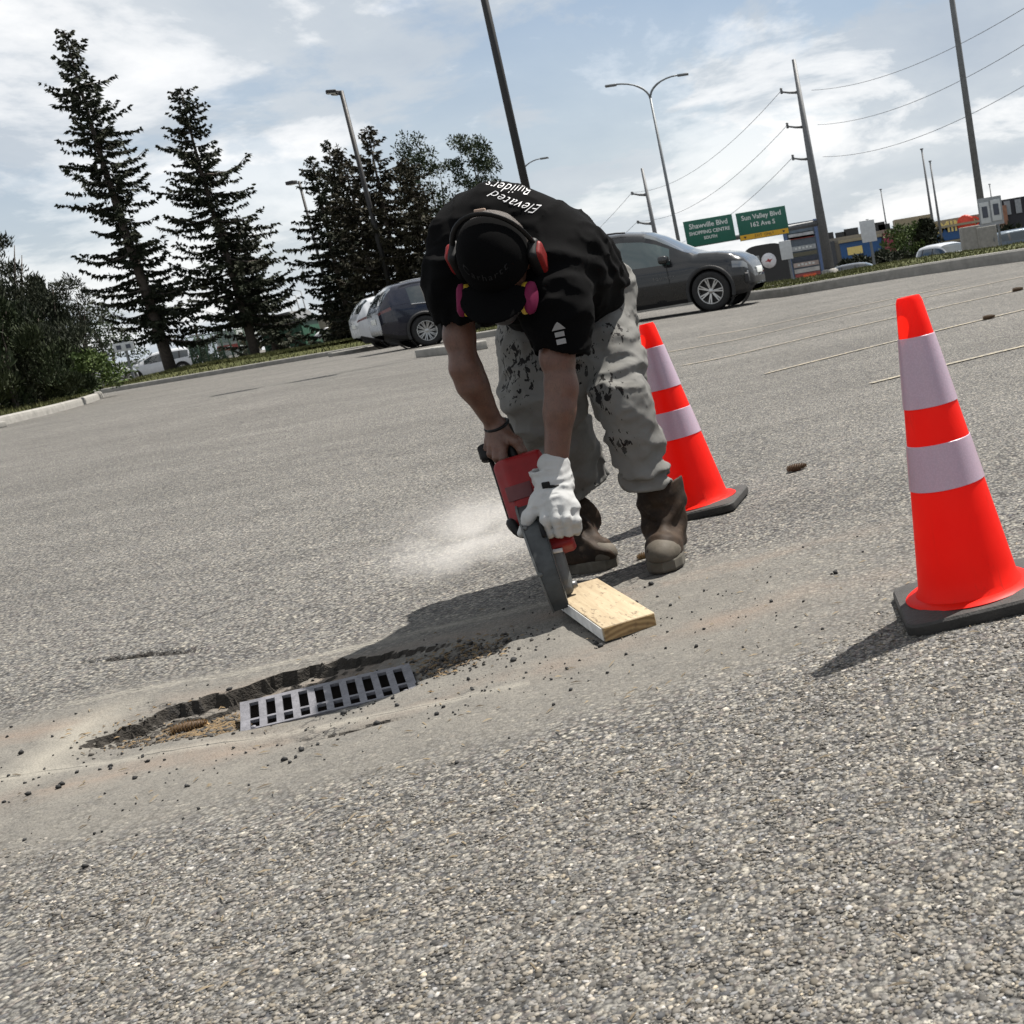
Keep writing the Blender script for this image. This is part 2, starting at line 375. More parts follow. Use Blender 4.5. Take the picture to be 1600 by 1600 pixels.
def asphalt():
    b = NB('weathered_asphalt'); P = b.tc.outputs['Object']
    # stones
    w = b.noise(40, 2, .5, col=True); sc = b.n('ShaderNodeVectorMath', operation='MULTIPLY_ADD'); b.l(w, sc.inputs[0]); sc.inputs[1].default_value = (.012, .012, .012); b.l(P, sc.inputs[2])
    big = b.voro(92, out='Color', vec=sc.outputs[0]); dist = b.voro(92, out='Distance', vec=sc.outputs[0])
    sm = b.voro(210, out='Color'); sd = b.voro(210, out='Distance')
    sepb = b.n('ShaderNodeSeparateColor'); b.l(big, sepb.inputs[0]); seps = b.n('ShaderNodeSeparateColor'); b.l(sm, seps.inputs[0])
    stone = b.ramp(sepb.outputs[0], [(.0, (.045, .046, .05)), (.22, (.10, .10, .105)), (.45, (.165, .16, .15)), (.70, (.24, .23, .205)), (.90, (.34, .315, .265)), (1., (.48, .45, .38))])
    tint = b.mix(b.ramp(sepb.outputs[1], [(.72, 0.), (.8, .35)]), stone, (.20, .15, .125))
    fine = b.ramp(seps.outputs[0], [(.0, (.05, .05, .05)), (.5, (.15, .145, .135)), (1., (.33, .315, .28))])
    base = b.mix(b.ramp(b.noise(60, 3, .6), [(.42, 0.), (.6, 1.)]), tint, fine)
    gap = b.ramp(dist, [(.0, 1.), (.38, 1.), (.72, .28)])
    base = b.mix(1., base, gap, 'MULTIPLY')
    # broad wear and tyre darkening
    wear = b.ramp(b.noise(.55, 5, .6, .4), [(.3, .86), (.7, 1.16)]); base = b.mix(1., base, wear, 'MULTIPLY')
    streak = b.ramp(b.noise(1.1, 5, .65, .6, b.vec((.35, 1.6, 1), (0, 0, rad(10)))), [(.35, .88), (.62, 1.08)]); base = b.mix(1., base, streak, 'MULTIPLY')
    # worn, dusty apron round the drain (coordinates in the drain frame)
    V = b.vec((1, 1, 1), (0, 0, -DA), (0, 0, 0)); off = b.n('ShaderNodeVectorMath', operation='SUBTRACT'); b.l(P, off.inputs[0]); off.inputs[1].default_value = (DC[0], DC[1], 0)
    rt = b.n('ShaderNodeVectorRotate', rotation_type='Z_AXIS'); b.l(off.outputs[0], rt.inputs['Vector']); rt.inputs['Angle'].default_value = -DA
    sp = b.n('ShaderNodeSeparateXYZ'); b.l(rt.outputs[0], sp.inputs[0]); U, Vv = sp.outputs[0], sp.outputs[1]
    nz = b.noise(2.6, 5, .6); nz2 = b.noise(14, 4, .6)
    ev = b.math('ABSOLUTE', b.math('ADD', Vv, b.math('ADD', b.math('MULTIPLY', b.math('SUBTRACT', nz, .5), .42), .14)))
    eu = b.math('ABSOLUTE', b.math('ADD', U, -.02))
    apron = b.math('MULTIPLY', b.ramp(ev, [(.25, 1.), (.48, .80), (.70, .0)]), b.ramp(b.math('MULTIPLY', eu, .3), [(.28, 1.), (.52, 0.)]))
    apron = b.math('MULTIPLY', apron, b.ramp(nz2, [(.25, .62), (.6, .95)]))
    smoothc = b.mix(b.ramp(b.noise(9, 6, .7), [(.3, 0.), (.7, 1.)]), (.140, .132, .117), (.200, .187, .163))
    smoothc = b.mix(b.math('MULTIPLY', b.ramp(seps.outputs[0], [(.80, 0.), (.9, 1.)]), .35), smoothc, (.04, .04, .038))
    base = b.mix(apron, base, smoothc)
    # reddish saw dust trails
    nzr = b.noise(3.5, 5, .65, .3)
    red = b.math('MULTIPLY', b.ramp(b.math('ABSOLUTE', b.math('ADD', Vv, b.math('ADD', b.math('MULTIPLY', nzr, .22), -.36))), [(.0, 1.), (.10, 0.)]), b.ramp(nzr, [(.42, 0.), (.62, .55)]))
    red2 = b.math('MULTIPLY', b.ramp(b.math('ABSOLUTE', b.math('ADD', Vv, b.math('ADD', b.math('MULTIPLY', nz, .20), .19))), [(.0, 1.), (.12, 0.)]), b.ramp(nzr, [(.40, 0.), (.65, .6)]))
    reach = b.ramp(b.math('MULTIPLY', eu, .3), [(.28, 1.), (.52, 0.)])
    base = b.mix(b.math('MULTIPLY', b.math('MAXIMUM', red, red2), reach), base, (.24, .18, .138))
    # two saw cuts with a pale dust rim: thin dark kerf in a light band
    def cut(v0, slope, u0, u1):
        d = b.math('ABSOLUTE', b.math('ADD', b.math('ADD', Vv, b.math('MULTIPLY', U, -slope)), b.math('ADD', b.math('MULTIPLY', b.noise(5, 3), .012), -v0-.006)))
        gate = b.math('MULTIPLY', b.math('GREATER_THAN', U, u0), b.math('LESS_THAN', U, u1))
        rim = b.math('MULTIPLY', b.ramp(d, [(.004, 1.), (.032, 0.)]), b.math('MULTIPLY', gate, b.ramp(nz2, [(.25, .15), (.6, .6)])))
        ker = b.math('MULTIPLY', b.math('LESS_THAN', d, .0022), b.math('MULTIPLY', gate, b.ramp(b.noise(7, 2), [(.42, 0.), (.5, .8)])))
        return rim, ker
    for a in ((.405, -.057, -.75, .62), (-.262, -.213, -1.3, .50)):
        rim, ker = cut(*a); base = b.mix(rim, base, (.32, .30, .255)); base = b.mix(ker, base, (.03, .03, .03))
    pale = b.math('MULTIPLY', b.ramp(b.math('ABSOLUTE', b.math('ADD', U, b.math('ADD', b.math('MULTIPLY', nz, .25), .50))), [(.0, .55), (.11, 0.)]), b.ramp(b.math('ABSOLUTE', b.math('ADD', Vv, -.06)), [(.14, 1.), (.34, 0.)])); base = b.mix(pale, base, (.36, .335, .28))
    # debris: brown needles caught in the broken part
    deb = b.math('MULTIPLY', b.ramp(b.math('ADD', b.math('MULTIPLY', b.math('ABSOLUTE', b.math('ADD', U, .10)), 1.0), b.math('ABSOLUTE', b.math('MULTIPLY', Vv, 1.9))), [(.22, 1.), (.42, 0.)]), b.ramp(b.noise(45, 4, .7, 1.5), [(.45, 0.), (.56, .9)]))
    base = b.mix(deb, base, b.mix(b.noise(70, 2), (.045, .035, .025), (.16, .125, .08)))
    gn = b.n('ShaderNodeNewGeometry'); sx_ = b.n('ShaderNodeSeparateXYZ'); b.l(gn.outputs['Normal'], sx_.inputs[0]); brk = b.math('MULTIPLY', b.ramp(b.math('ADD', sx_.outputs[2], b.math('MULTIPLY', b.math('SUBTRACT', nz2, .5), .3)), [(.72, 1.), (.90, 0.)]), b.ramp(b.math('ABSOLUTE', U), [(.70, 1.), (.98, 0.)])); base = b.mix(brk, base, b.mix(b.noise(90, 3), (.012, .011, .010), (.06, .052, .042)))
    # hairline cracks
    cv = b.n('ShaderNodeVectorMath', operation='MULTIPLY_ADD'); b.l(b.noise(3, 5, .7, col=True), cv.inputs[0]); cv.inputs[1].default_value = (.5, .5, .5); b.l(P, cv.inputs[2])
    ck = b.math('MULTIPLY', b.math('LESS_THAN', b.voro(.75, 'DISTANCE_TO_EDGE', vec=cv.outputs[0]), .0045), b.ramp(b.noise(.8, 3, .6), [(.50, 0.), (.58, .85)]))
    base = b.mix(ck, base, (.03, .028, .026))
    h1 = b.math('MULTIPLY', b.math('SUBTRACT', 1., dist), b.math('SUBTRACT', 1., b.math('MULTIPLY', apron, .85)))
    hh = b.math('ADD', h1, b.math('MULTIPLY', b.math('SUBTRACT', 1., sd), .35))
    b.set(Base_Color=base, Roughness=.88, Specular_IOR_Level=.3, Normal=b.bump(hh, .75, .006))
    return b.m
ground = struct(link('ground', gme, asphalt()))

# ---- loose and exposed stones of the near surface (too many to count)
def icos():
    t = (1+5**.5)/2
    v = np.array([(-1, t, 0), (1, t, 0), (-1, -t, 0), (1, -t, 0), (0, -1, t), (0, 1, t), (0, -1, -t), (0, 1, -t), (t, 0, -1), (t, 0, 1), (-t, 0, -1), (-t, 0, 1)], float); v /= np.linalg.norm(v[0])
    f = np.array([(0, 11, 5), (0, 5, 1), (0, 1, 7), (0, 7, 10), (0, 10, 11), (1, 5, 9), (5, 11, 4), (11, 10, 2), (10, 7, 6), (7, 1, 8), (3, 9, 4), (3, 4, 2), (3, 2, 6), (3, 6, 8), (3, 8, 9), (4, 9, 5), (2, 4, 11), (6, 2, 10), (8, 6, 7), (9, 8, 1)])
    return v, f
def stones(name, x, y, size, flat, sink, mat, colour=None):
    v, f = icos(); n = len(x); ang = RNG.random(n)*6.283; j = 1+.38*(RNG.random((n, 12, 3))-.5)*2
    q = v[None]*j; q = q*np.stack([size, size*RNG.uniform(.6, .95, n), size*flat], -1)[:, None, :]
    c, s_ = np.cos(ang)[:, None], np.sin(ang)[:, None]; X = q[..., 0]*c-q[..., 1]*s_; Yq = q[..., 0]*s_+q[..., 1]*c
    tilt = (RNG.random((n, 2))-.5)*.5
    Zq = q[..., 2]+X*tilt[:, :1]+Yq*tilt[:, 1:]
    V = np.stack([X+x[:, None], Yq+y[:, None], Zq+(ground_z(x, y)+size*flat*sink)[:, None]], -1).reshape(-1, 3)
    Fc = (f[None]+12*np.arange(n)[:, None, None]).reshape(-1, 3)
    me = np_mesh(name, V, Fc)
    if colour is not None:
        at_ = me.attributes.new('stone_colour', 'FLOAT_COLOR', 'POINT'); cc = np.ones((n, 12, 4), np.float32); cc[..., :3] = colour[:, None]; at_.data.foreach_set('color', cc.ravel())
    o = link(name, me, mat); o['kind'] = 'stuff'; return o
def stone_mat():
    b = NB('stone_chips'); a = b.n('ShaderNodeAttribute', attribute_name='stone_colour'); n = b.noise(160, 3, .6)
    b.set(Base_Color=b.mix(1., a.outputs['Color'], b.ramp(n, [(.3, .75), (.7, 1.2)]), 'MULTIPLY'), Roughness=.8, Specular_IOR_Level=.35); return b.m
SM = stone_mat()
def scol(n):
    t = RNG.random(n); g = np.where(t < .16, RNG.uniform(.035, .07, n), np.where(t < .55, RNG.uniform(.085, .15, n), np.where(t < .93, RNG.uniform(.15, .24, n), RNG.uniform(.26, .40, n))))
    hue = RNG.normal(0, .05, n); g = g*1.12; return np.clip(np.stack([g*(1.07+hue), g*(.99+.2*hue), g*(.87-hue)], -1), .01, .8)
# field of view wedge, denser near the camera, none on the worn apron
def field(n, y0, y1):
    y = y0+(y1-y0)*RNG.random(n)**1.25; lat0 = -.80*y-.05; lat1 = .20*y+.12; x = lat0+(lat1-lat0)*RNG.random(n); return x, y
sx, sy = field(110000, .80, 2.75)
u_, v_ = duv(sx, sy); nzv = fbm(sx*2.6, sy*2.6, 0*sx+3.)
vb = np.interp(u_, [-1.6, -1.1, -.5, 0, .75, 1.2, 1.7], [-.30, -.48, -.60, -.75, -.78, -.62, -.2]) + (nzv-.5)*.35
keep = RNG.random(len(sx)) < np.clip((vb-v_)/.30+.12, 0, .95)
sx, sy = sx[keep], sy[keep]
stones('asphalt_stone_chips', sx, sy, RNG.lognormal(math.log(.0033), .37, len(sx)).clip(.0014, .0080), .38, -.12, SM, scol(len(sx)))
# dark crumbs lying about the cut
n = 620; cu_ = RNG.normal(.15, .75, n); cv_ = RNG.normal(-.16, .26, n)
cx = DC[0]+cu_*DX[0]+cv_*DY[0]; cy = DC[1]+cu_*DX[1]+cv_*DY[1]
k = ~((np.abs(cu_) < .23) & (np.abs(cv_) < .15)); cx, cy = cx[k], cy[k]; n = len(cx)
stones('asphalt_crumbs', cx, cy, RNG.lognormal(math.log(.0028), .45, n).clip(.0013, .009), .75, .55, SM, np.repeat(RNG.uniform(.012, .04, n)[:, None], 3, 1))
n = 1500; cu_ = np.concatenate([RNG.normal(.29, .07, 700), RNG.normal(-.33, .10, 800)]); cv_ = np.concatenate([RNG.normal(.03, .06, 700), RNG.normal(.04, .06, 800)])
cx = DC[0]+cu_*DX[0]+cv_*DY[0]; cy = DC[1]+cu_*DX[1]+cv_*DY[1]; k = ~((np.abs(cu_) < .215) & (np.abs(cv_) < .135)); cx, cy = cx[k], cy[k]; n = len(cx)
g_ = RNG.uniform(.02, .10, n); stones('broken_asphalt_rubble', cx, cy, RNG.lognormal(math.log(.0036), .45, n).clip(.0015, .011), .7, .4, SM, np.stack([g_*1.08, g_*.97, g_*.84], -1))

# ---- painted bay lines
PAINT = None
def paint_mat():
    b = NB('worn_line_paint'); n = b.noise(38, 5, .7); b.set(Base_Color=b.mix(b.ramp(n, [(.44, 0.), (.62, 1.)]), (.17, .16, .14), (.46, .39, .27)), Roughness=.8, Normal=b.bump(b.voro(92), .5, .004)); return b.m
PAINT = paint_mat()
def strip(p0, p1, w, lift=.006, n=40):
    p0 = Vector(p0); p1 = Vector(p1); d = (p1-p0); d.z = 0; nrm = Vector((-d.y, d.x, 0)).normalized()*(w/2); V = []; Fc = []
    for i in range(n+1):
        p = p0.lerp(p1, i/n)
        for s in (-1, 1): q = p+nrm*s; V.append((q.x, q.y, gz(q.x, q.y)+lift))
    for i in range(n): Fc.append((2*i, 2*i+2, 2*i+3, 2*i+1))
    return np_mesh('parking_line', V, Fc)
for a, c in (((1064, 572), (1600, 452)), ((1195, 585), (1640, 475)), ((1360, 600), (1640, 532)), ((1030, 553), (1620, 428)), ((1090, 528), (1500, 446))):
    struct(link('parking_line', strip(on(*a), on(*c), .062), PAINT))

# ================================================================ kerbs and verges
CONC = pm('kerb_concrete', (.30, .29, .265), .85, var=.22, scale=5, bump=.35, bscale=120)
def grass_mat():
    b = NB('verge_turf'); n = b.noise(1.3, 5, .6); c = b.mix(b.ramp(n, [(.3, 0.), (.7, 1.)]), (.045, .06, .02), (.10, .105, .04)); c = b.mix(b.ramp(b.noise(30, 3), [(.45, 0.), (.65, .6)]), c, (.13, .12, .06))
    b.set(Base_Color=c, Roughness=.9, Specular_IOR_Level=.1, Normal=b.bump(b.noise(90, 4), .6, .02)); return b.m
TURF = grass_mat()
def blade_mat():
    b = NB('grass_blades'); n = b.noise(.9, 4); n2 = b.noise(25, 2)
    b.set(Base_Color=b.mix(n2, b.mix(n, (.05, .075, .02), (.10, .115, .035)), (.14, .13, .055)), Roughness=.7, Specular_IOR_Level=.15); return b.m
BLADE = blade_mat()
def resample(pts, step):
    P = [np.array(p, float) for p in pts]; out = []
    for a, c in zip(P[:-1], P[1:]):
        n = max(1, int(np.linalg.norm(c-a)/step))
        out += [a+(c-a)*i/n for i in range(n)]
    out.append(P[-1]); return np.array(out)
def smooth_line(pts, it=3):
    P = [np.array(p, float) for p in pts]
    for _ in range(it):
        Q = [P[0]]
        for a, c in zip(P[:-1], P[1:]): Q += [a*.75+c*.25, a*.25+c*.75]
        Q.append(P[-1]); P = Q
    return P
def normals(L, side):
    T = np.gradient(L, axis=0); T /= np.linalg.norm(T, axis=1)[:, None]; N = np.stack([-T[:, 1], T[:, 0]], 1)*side; return N
def kerb(line, side, h=.16, w=.16, step=.5):
    L = resample(line, step); N = normals(L, side); prof = [(-.015, -.04), (-.01, .55*h), (0, .85*h), (.025, h), (w-.02, h), (w, .9*h), (w, -.04)]
    V = []; Fc = []; k = len(prof)
    for p, n in zip(L, N):
        for t, z in prof: q = p+n*t; V.append((q[0], q[1], gz(q[0], q[1])+z))
    for i in range(len(L)-1):
        for j in range(k-1): Fc.append((i*k+j, i*k+j+1, (i+1)*k+j+1, (i+1)*k+j))
    V += [V[0]]; me = bpy.data.meshes.new('kerb'); me.from_pydata(V, [], Fc+[tuple(range(k)), tuple((len(L)-1)*k+j for j in range(k))])
    bm = bmesh.new(); bm.from_mesh(me); bmesh.ops.recalc_face_normals(bm, faces=bm.faces); bm.to_mesh(me); bm.free()
    o = link('kerb', me, CONC); struct(o)
    # expansion joints
    return o, L, N
def verge(L, N, prof, nblade, bl=(.05, .12), seed=1, zmode=None):
    """prof: (distance behind the kerb, height above the lot)"""
    V = []; Fc = []; prof2 = []
    for (a, za), (c, zc) in zip(prof[:-1], prof[1:]):
        m = max(2, int((c-a)/.6)); prof2 += [(a+(c-a)*i/m, za+(zc-za)*i/m) for i in range(m)]
    prof2.append(prof[-1]); k = len(prof2)
    for p, n in zip(L, N):
        for t, z in prof2:
            q = p+n*t; V.append((q[0], q[1], gz(q[0], q[1])+z+.05*(float(vnoise(q[0]*.9, q[1]*.9, 2.))-.5)*min(1, t)))
    for i in range(len(L)-1):
        for j in range(k-1): Fc.append((i*k+j, i*k+j+1, (i+1)*k+j+1, (i+1)*k+j))
    struct(link('grass_verge', np_mesh('grass_verge', V, Fc, True), TURF))
    # blades
    V = np.array(V).reshape(len(L), k, 3); r = np.random.default_rng(seed)
    a = r.random(nblade)*(len(L)-1.001); c = r.random(nblade)**1.4*(k-1.001); i = a.astype(int); j = c.astype(int); fa = (a-i)[:, None]; fc = (c-j)[:, None]
    P = (V[i, j]*(1-fa)+V[i+1, j]*fa)*(1-fc)+(V[i, j+1]*(1-fa)+V[i+1, j+1]*fa)*fc
    ang = r.random(nblade)*6.283; ln = r.uniform(*bl, nblade); w = .010+.012*r.random(nblade); D = np.stack([np.cos(ang), np.sin(ang), 0*ang], 1)
    tip = P+D*(ln*.5)[:, None]*r.random(nblade)[:, None]; tip[:, 2] += ln; sd = np.stack([-np.sin(ang), np.cos(ang), 0*ang], 1)*w[:, None]
    VV = np.stack([P-sd, P+sd, tip], 1).reshape(-1, 3); FF = np.arange(3*nblade).reshape(-1, 3)
    o = link('verge_grass', np_mesh('verge_grass', VV, FF), BLADE); struct(o, 'stuff')
    return V
# right-hand verge
d_ = np.array([KB[0]-KA[0], KB[1]-KA[1]]); d_ /= np.linalg.norm(d_)
A0 = np.array(KA)+d_*1.3; B0 = np.array(KB)+d_*9
_, L, N = kerb(smooth_line([A0+_kn*6, A0+_kn*1.2-d_*.1, A0+d_*.4, A0+d_*1.6]) + [B0], 1, .19, .17)
RV = verge(L, N, [(.16, .175), (1.2, .185), (3, .19), (6.0, .12), (9, .10), (16, .12)], 30000, (.018, .05), 3)
# kerb that runs on behind the grey car
_, L, N = kerb([(-9.6, 30.2), A0+_kn*5.2-d_*.6], 1, .16, .16)
verge(L, N, [(.15, .14), (.8, .17), (3, .2), (6, .1)], 6000, (.04, .09), 8)
# verge along the back of the lot
_, L, N = kerb(smooth_line([(-27.4, 45.5), (-27.0, 42.6), (-25.5, 42.1)])+[(-15.6, 41.6)]+smooth_line([(-14.2, 41.6), (-13.6, 41.8), (-13.3, 43.5)]), 1, .16, .2)
verge(L, N, [(.19, .14), (1.6, .28), (4, .38), (7, .36), (12, .05)], 26000, (.05, .12), 4)
# left island
_, L, N = kerb(smooth_line([(-11.5, 14.4), (-15.0, 20.3), (-16.25, 23.3), (-17.0, 26.), (-19.2, 30.8), (-21.6, 35.2), (-22.6, 36.3), (-24.2, 36.6)], 2), 1, .17, .18)
verge(L, N, [(.17, .14), (1.2, .2), (5, .3), (9, .2)], 16000, (.05, .12), 5)
# low kerb stones beside the parked cars
def kerb_stone(a, c, w, h, label):
    a = Vector(a); c = Vector(c); m = (a+c)/2; L_ = (c-a).length; t = math.atan2(c.y-a.y, c.x-a.x)
    o = MB().box((0, 0, h/2-.01), (L_, w, h), bev=.025).build('concrete_kerb_stone', CONC); o.location = (m.x, m.y, gz(m.x, m.y)); o.rotation_euler = (0, 0, t); return tag(o, label, 'kerb stone')
kerb_stone(on(668, 556), on(745, 548), .45, .16, 'low concrete kerb stone just right of the navy car wheel')
kerb_stone(on(516, 558), on(612, 541), .3, .14, 'long flat kerb stone behind the white car')
kerb_stone(on(-20, 672), on(5, 668), .2, .12, 'short kerb stone at the left edge of the picture')
# ================================================================ foliage
def cards(C, D, Wd, L, Wt):
    C = np.asarray(C); D = D/np.linalg.norm(D, axis=1)[:, None]; Wd = Wd-(Wd*D).sum(1)[:, None]*D; Wd = Wd/np.maximum(np.linalg.norm(Wd, axis=1), 1e-6)[:, None]
    L = L[:, None]; Wt = Wt[:, None]; m = C+D*L*.45
    V = np.stack([C, m-Wd*Wt*.5, C+D*L, m+Wd*Wt*.5], 1).reshape(-1, 3); n = len(C); return V, np.arange(4*n).reshape(-1, 4)
def foliage_mat(name, a, c, warm=(.06, .05, .025)):
    b = NB(name); g = b.n('ShaderNodeNewGeometry'); r = g.outputs['Random Per Island']; n = b.noise(.7, 3)
    col = b.mix(r, a, c); col = b.mix(b.ramp(n, [(.45, 0.), (.7, .5)]), col, warm)
    b.set(Base_Color=col, Roughness=.75, Specular_IOR_Level=.2); return b.m
SPR = foliage_mat('spruce_needles', (.010, .016, .008), (.032, .040, .020), (.04, .036, .018))
SPR2 = foliage_mat('brownish_spruce_needles', (.013, .013, .007), (.040, .037, .018), (.05, .038, .02))
JUN = foliage_mat('juniper_needles', (.012, .022, .008), (.045, .062, .024), (.05, .052, .02))
POP = foliage_mat('poplar_leaves', (.018, .032, .014), (.05, .07, .034), (.05, .066, .034))
BSH = foliage_mat('shrub_leaves', (.035, .065, .015), (.10, .15, .04), (.12, .14, .04))
BARK = pm('bark', (.075, .06, .048), .95, var=.4, scale=14, bump=.8, bscale=40)
def spruce(label, base, H, R, seed, mat=None, group='spruce trees beyond the lot', lean=(0, 0), bare=.1, power=.75, thin=1.0, nb=190, top_sparse=.0):
    r = np.random.default_rng(seed); t = thing('spruce_tree', label, 'tree', base, 0, group)
    ts = [Vector((lean[0]*s+.10*math.sin(s*5+seed)*s, lean[1]*s, H*s-.15*(s == 0))) for s in np.linspace(0, 1, 12)]
    MB().tube(ts, [max(.012, .018*H*(1-s)**.8) for s in np.linspace(0, 1, 12)], 10).build('trunk', BARK, t)
    def axis(s): return np.array([lean[0]*s+.10*math.sin(s*5+seed)*s, lean[1]*s, H*s])
    Cc, Dd, Ww, Ll, Wt = [], [], [], [], []; bv = MB()
    for i in range(nb):
        if r.random() < .12: continue
        s = bare+(1-bare)*(i+r.random())/nb; s = min(s, .995)
        ln = R*((1-s)**power*.92+.07)*r.uniform(.55, 1.18)
        ln *= .72+.5*float(vnoise(s*23.+seed*3.1, math.cos(i*2.399)*1.2+5, math.sin(i*2.399)*1.2+9))
        if r.random() < .12: ln *= 1.3
        if r.random() < top_sparse: ln *= .45
        az = i*2.399+r.normal(0, .35); d = np.array([math.cos(az), math.sin(az), 0.]); o = axis(s)
        nP = max(4, int(ln/.085)); q = np.linspace(0, 1, nP)
        drop = r.uniform(.18, .5)*(1.0-.7*s); up = r.uniform(.05, .30)
        path = o+d[None]*(q*ln)[:, None]; path[:, 2] += ln*(.14*q*(s > .75) - drop*q*1.1 + (up+drop*.55)*q**2.6)
        path += r.normal(0, .02, path.shape)*q[:, None]
        if i % 2 == 0: bv.tube([Vector(p) for p in path[::max(1, nP//4)]], [.022*(1-a)*ln+.006 for a in np.linspace(0, 1, len(path[::max(1, nP//4)]))], 4, False)
        m = int(8*thin)
        for a in range(m):
            k = q > r.uniform(.02, .22); pp = path[k]; n = len(pp)
            if n == 0: continue
            side = np.array([-d[1], d[0], 0.]); sg = r.choice([-1, 1], n)[:, None]
            hang = r.random(n)[:, None]
            dd = side*sg*(.35+.75*(1-hang)) + d*r.uniform(.1, .9, n)[:, None] + np.array([0, 0, -1.])*(hang*1.05-.12); dd += r.normal(0, .18, dd.shape)
            l_ = r.uniform(.12, .40, n)*(.6+.5*ln/R)*(1.1-.5*q[k])
            Cc.append(pp); Dd.append(dd); Ww.append(r.normal(0, 1, (n, 3))); Ll.append(l_); Wt.append(r.uniform(.045, .115, n)*(.8+H/40))
    # the leader
    for a in range(10):
        z = H*(1-.012*a); n = 6; Cc.append(np.tile(axis(z/H), (n, 1))); Dd.append(np.stack([r.normal(0, 1, n), r.normal(0, 1, n), r.uniform(-.2, .9, n)], 1)); Ww.append(r.normal(0, 1, (n, 3))); Ll.append(r.uniform(.08, .2, n)+.012*a); Wt.append(np.full(n, .035))
    V, Fq = cards(*[np.concatenate(a) for a in (Cc, Dd, Ww, Ll, Wt)])
    cr = link('crown', np_mesh('crown', V, Fq), mat or SPR, t); bv.build('branches', BARK, t)
    return t
def leafy(name, label, cat, base, H, R, seed, mat, group, clumps=60, leaf=.13, stems=5, zlo=.25, ntwig=130, upr=.3, wide=.5, conic=False):
    r = np.random.default_rng(seed); t = thing(name, label, cat, base, 0, group); mb = MB(); Cc, Dd, Ww, Ll, Wt = [], [], [], [], []
    tops = []
    for i in range(stems):
        az = 6.283*i/stems+r.normal(0, .3); sp = R*r.uniform(.15, .6); h = H*r.uniform(.7, .95)
        p = [Vector((sp*math.cos(az)*q**1.3+r.normal(0, .02), sp*math.sin(az)*q**1.3+r.normal(0, .02), h*q-.1*(q == 0))) for q in np.linspace(0, 1, 6)]
        mb.tube(p, [max(.008, .016*H*(1-q)**.8) for q in np.linspace(0, 1, 6)], 6); tops.append(p)
    mb.build('trunk' if cat == 'tree' else 'stem', BARK, t)
    for c in range(clumps):
        z = zlo+(1-zlo)*r.random()**.85; prof = math.sqrt(max(.02, 1-((z-.45)/.58)**2)) if not conic else max(.04, (1-z)**.75*1.05); rr = R*prof*r.random()**.5; az = r.random()*6.283
        cc = np.array([rr*math.cos(az), rr*math.sin(az), z*H]); cs = R*r.uniform(.16, .32)*(1 if not conic else .55+.6*(1-z))
        n = ntwig if not conic else int(ntwig*(.15+.85*min(1, cs/(R*.3)))); u = r.normal(0, 1, (n, 3)); u /= np.linalg.norm(u, axis=1)[:, None]; pp = cc+u*(cs*r.random(n)**.45)[:, None]*np.array([1, 1, .85])
        Cc.append(pp); Dd.append(u*.8+np.array([0, 0, upr])+r.normal(0, .5, (n, 3))); Ww.append(r.normal(0, 1, (n, 3))); Ll.append(r.uniform(.5, 1.3, n)*leaf); Wt.append(r.uniform(.6, 1.2, n)*leaf*wide)
    V, Fq = cards(*[np.concatenate(a) for a in (Cc, Dd, Ww, Ll, Wt)])
    V[:, 2] = np.maximum(V[:, 2], .02); link('crown' if cat == 'tree' else 'foliage', np_mesh('crown', V, Fq), mat, t); return t
def height_at(base, px, py):
    """height of a thing standing at base whose top shows at (px,py)"""
    return at(px, py, base.y).z-base.z
def stand(px, Y, z=None, py=None):
    """foot of a vertical thing at picture column px (measured at row py) and distance Y"""
    yy = py if py is not None else 480-.167*(px-800)+8
    p = at(px, yy, Y); p.z = gz(p.x, p.y) if z is None else z; return p
VZ = .66
b1 = at(267, 577, 46.5); b1.z = .60; H1 = height_at(b1, 100, 48)
spruce('tallest spruce with ragged drooping boughs and a crooked tip', b1, H1, 2.15, 21, lean=(-.35, 0), nb=215, power=.42, bare=.10, top_sparse=.3)
b2 = at(399, 553, 47.5); b2.z = .62; H2 = height_at(b2, 283, 140)
spruce('second tall spruce, bare trunk below, right of the tallest one', b2, H2, 2.45, 33, lean=(-.1, 0), nb=210, power=.55, bare=.13, top_sparse=.12)
b = stand(430, 58, .3); spruce('small spruce peeking out behind the second tall spruce', b, 6.2, 2.5, 77, nb=100, power=.8, bare=.03)
for px, tx, ty, Y, R, sd, m, lab in ((545, 487, 246, 50, 2.3, 41, SPR, 'slim spruce behind the farther parking lot lamp'), (596, 552, 225, 48, 2.5, 43, SPR2, 'broad brownish spruce directly behind the nearer parking lot lamp'),
        (640, 603, 194, 47, 2.7, 47, SPR2, 'tallest spruce of the clump behind the navy car'), (690, 640, 250, 46, 2.3, 49, SPR2, 'dense spruce behind the shoulder of the worker'), (575, 532, 218, 56, 1.9, 53, SPR, 'thin pale spruce tip showing in the gap of the clump')):
    bb = stand(px, Y, .35, 490); spruce(lab, bb, height_at(bb, tx, ty), R, sd, m, nb=150, power=.72, bare=.03, thin=1.2)
bb = stand(715, 60, .3, 480); leafy('poplar_tree', 'pale green leafy tree with loose crown behind the spruce clump', 'tree', bb, height_at(bb, 660, 208), 1.55, 61, POP, 'leafy trees beyond the lot', 80, .15, 5, .3, 110)
bb = stand(790, 60, .3, 480); leafy('poplar_tree', 'leafy tree whose narrow top rises just left of the worker', 'tree', bb, height_at(bb, 744, 212), 1.45, 63, POP, 'leafy trees beyond the lot', 70, .15, 5, .3, 110)
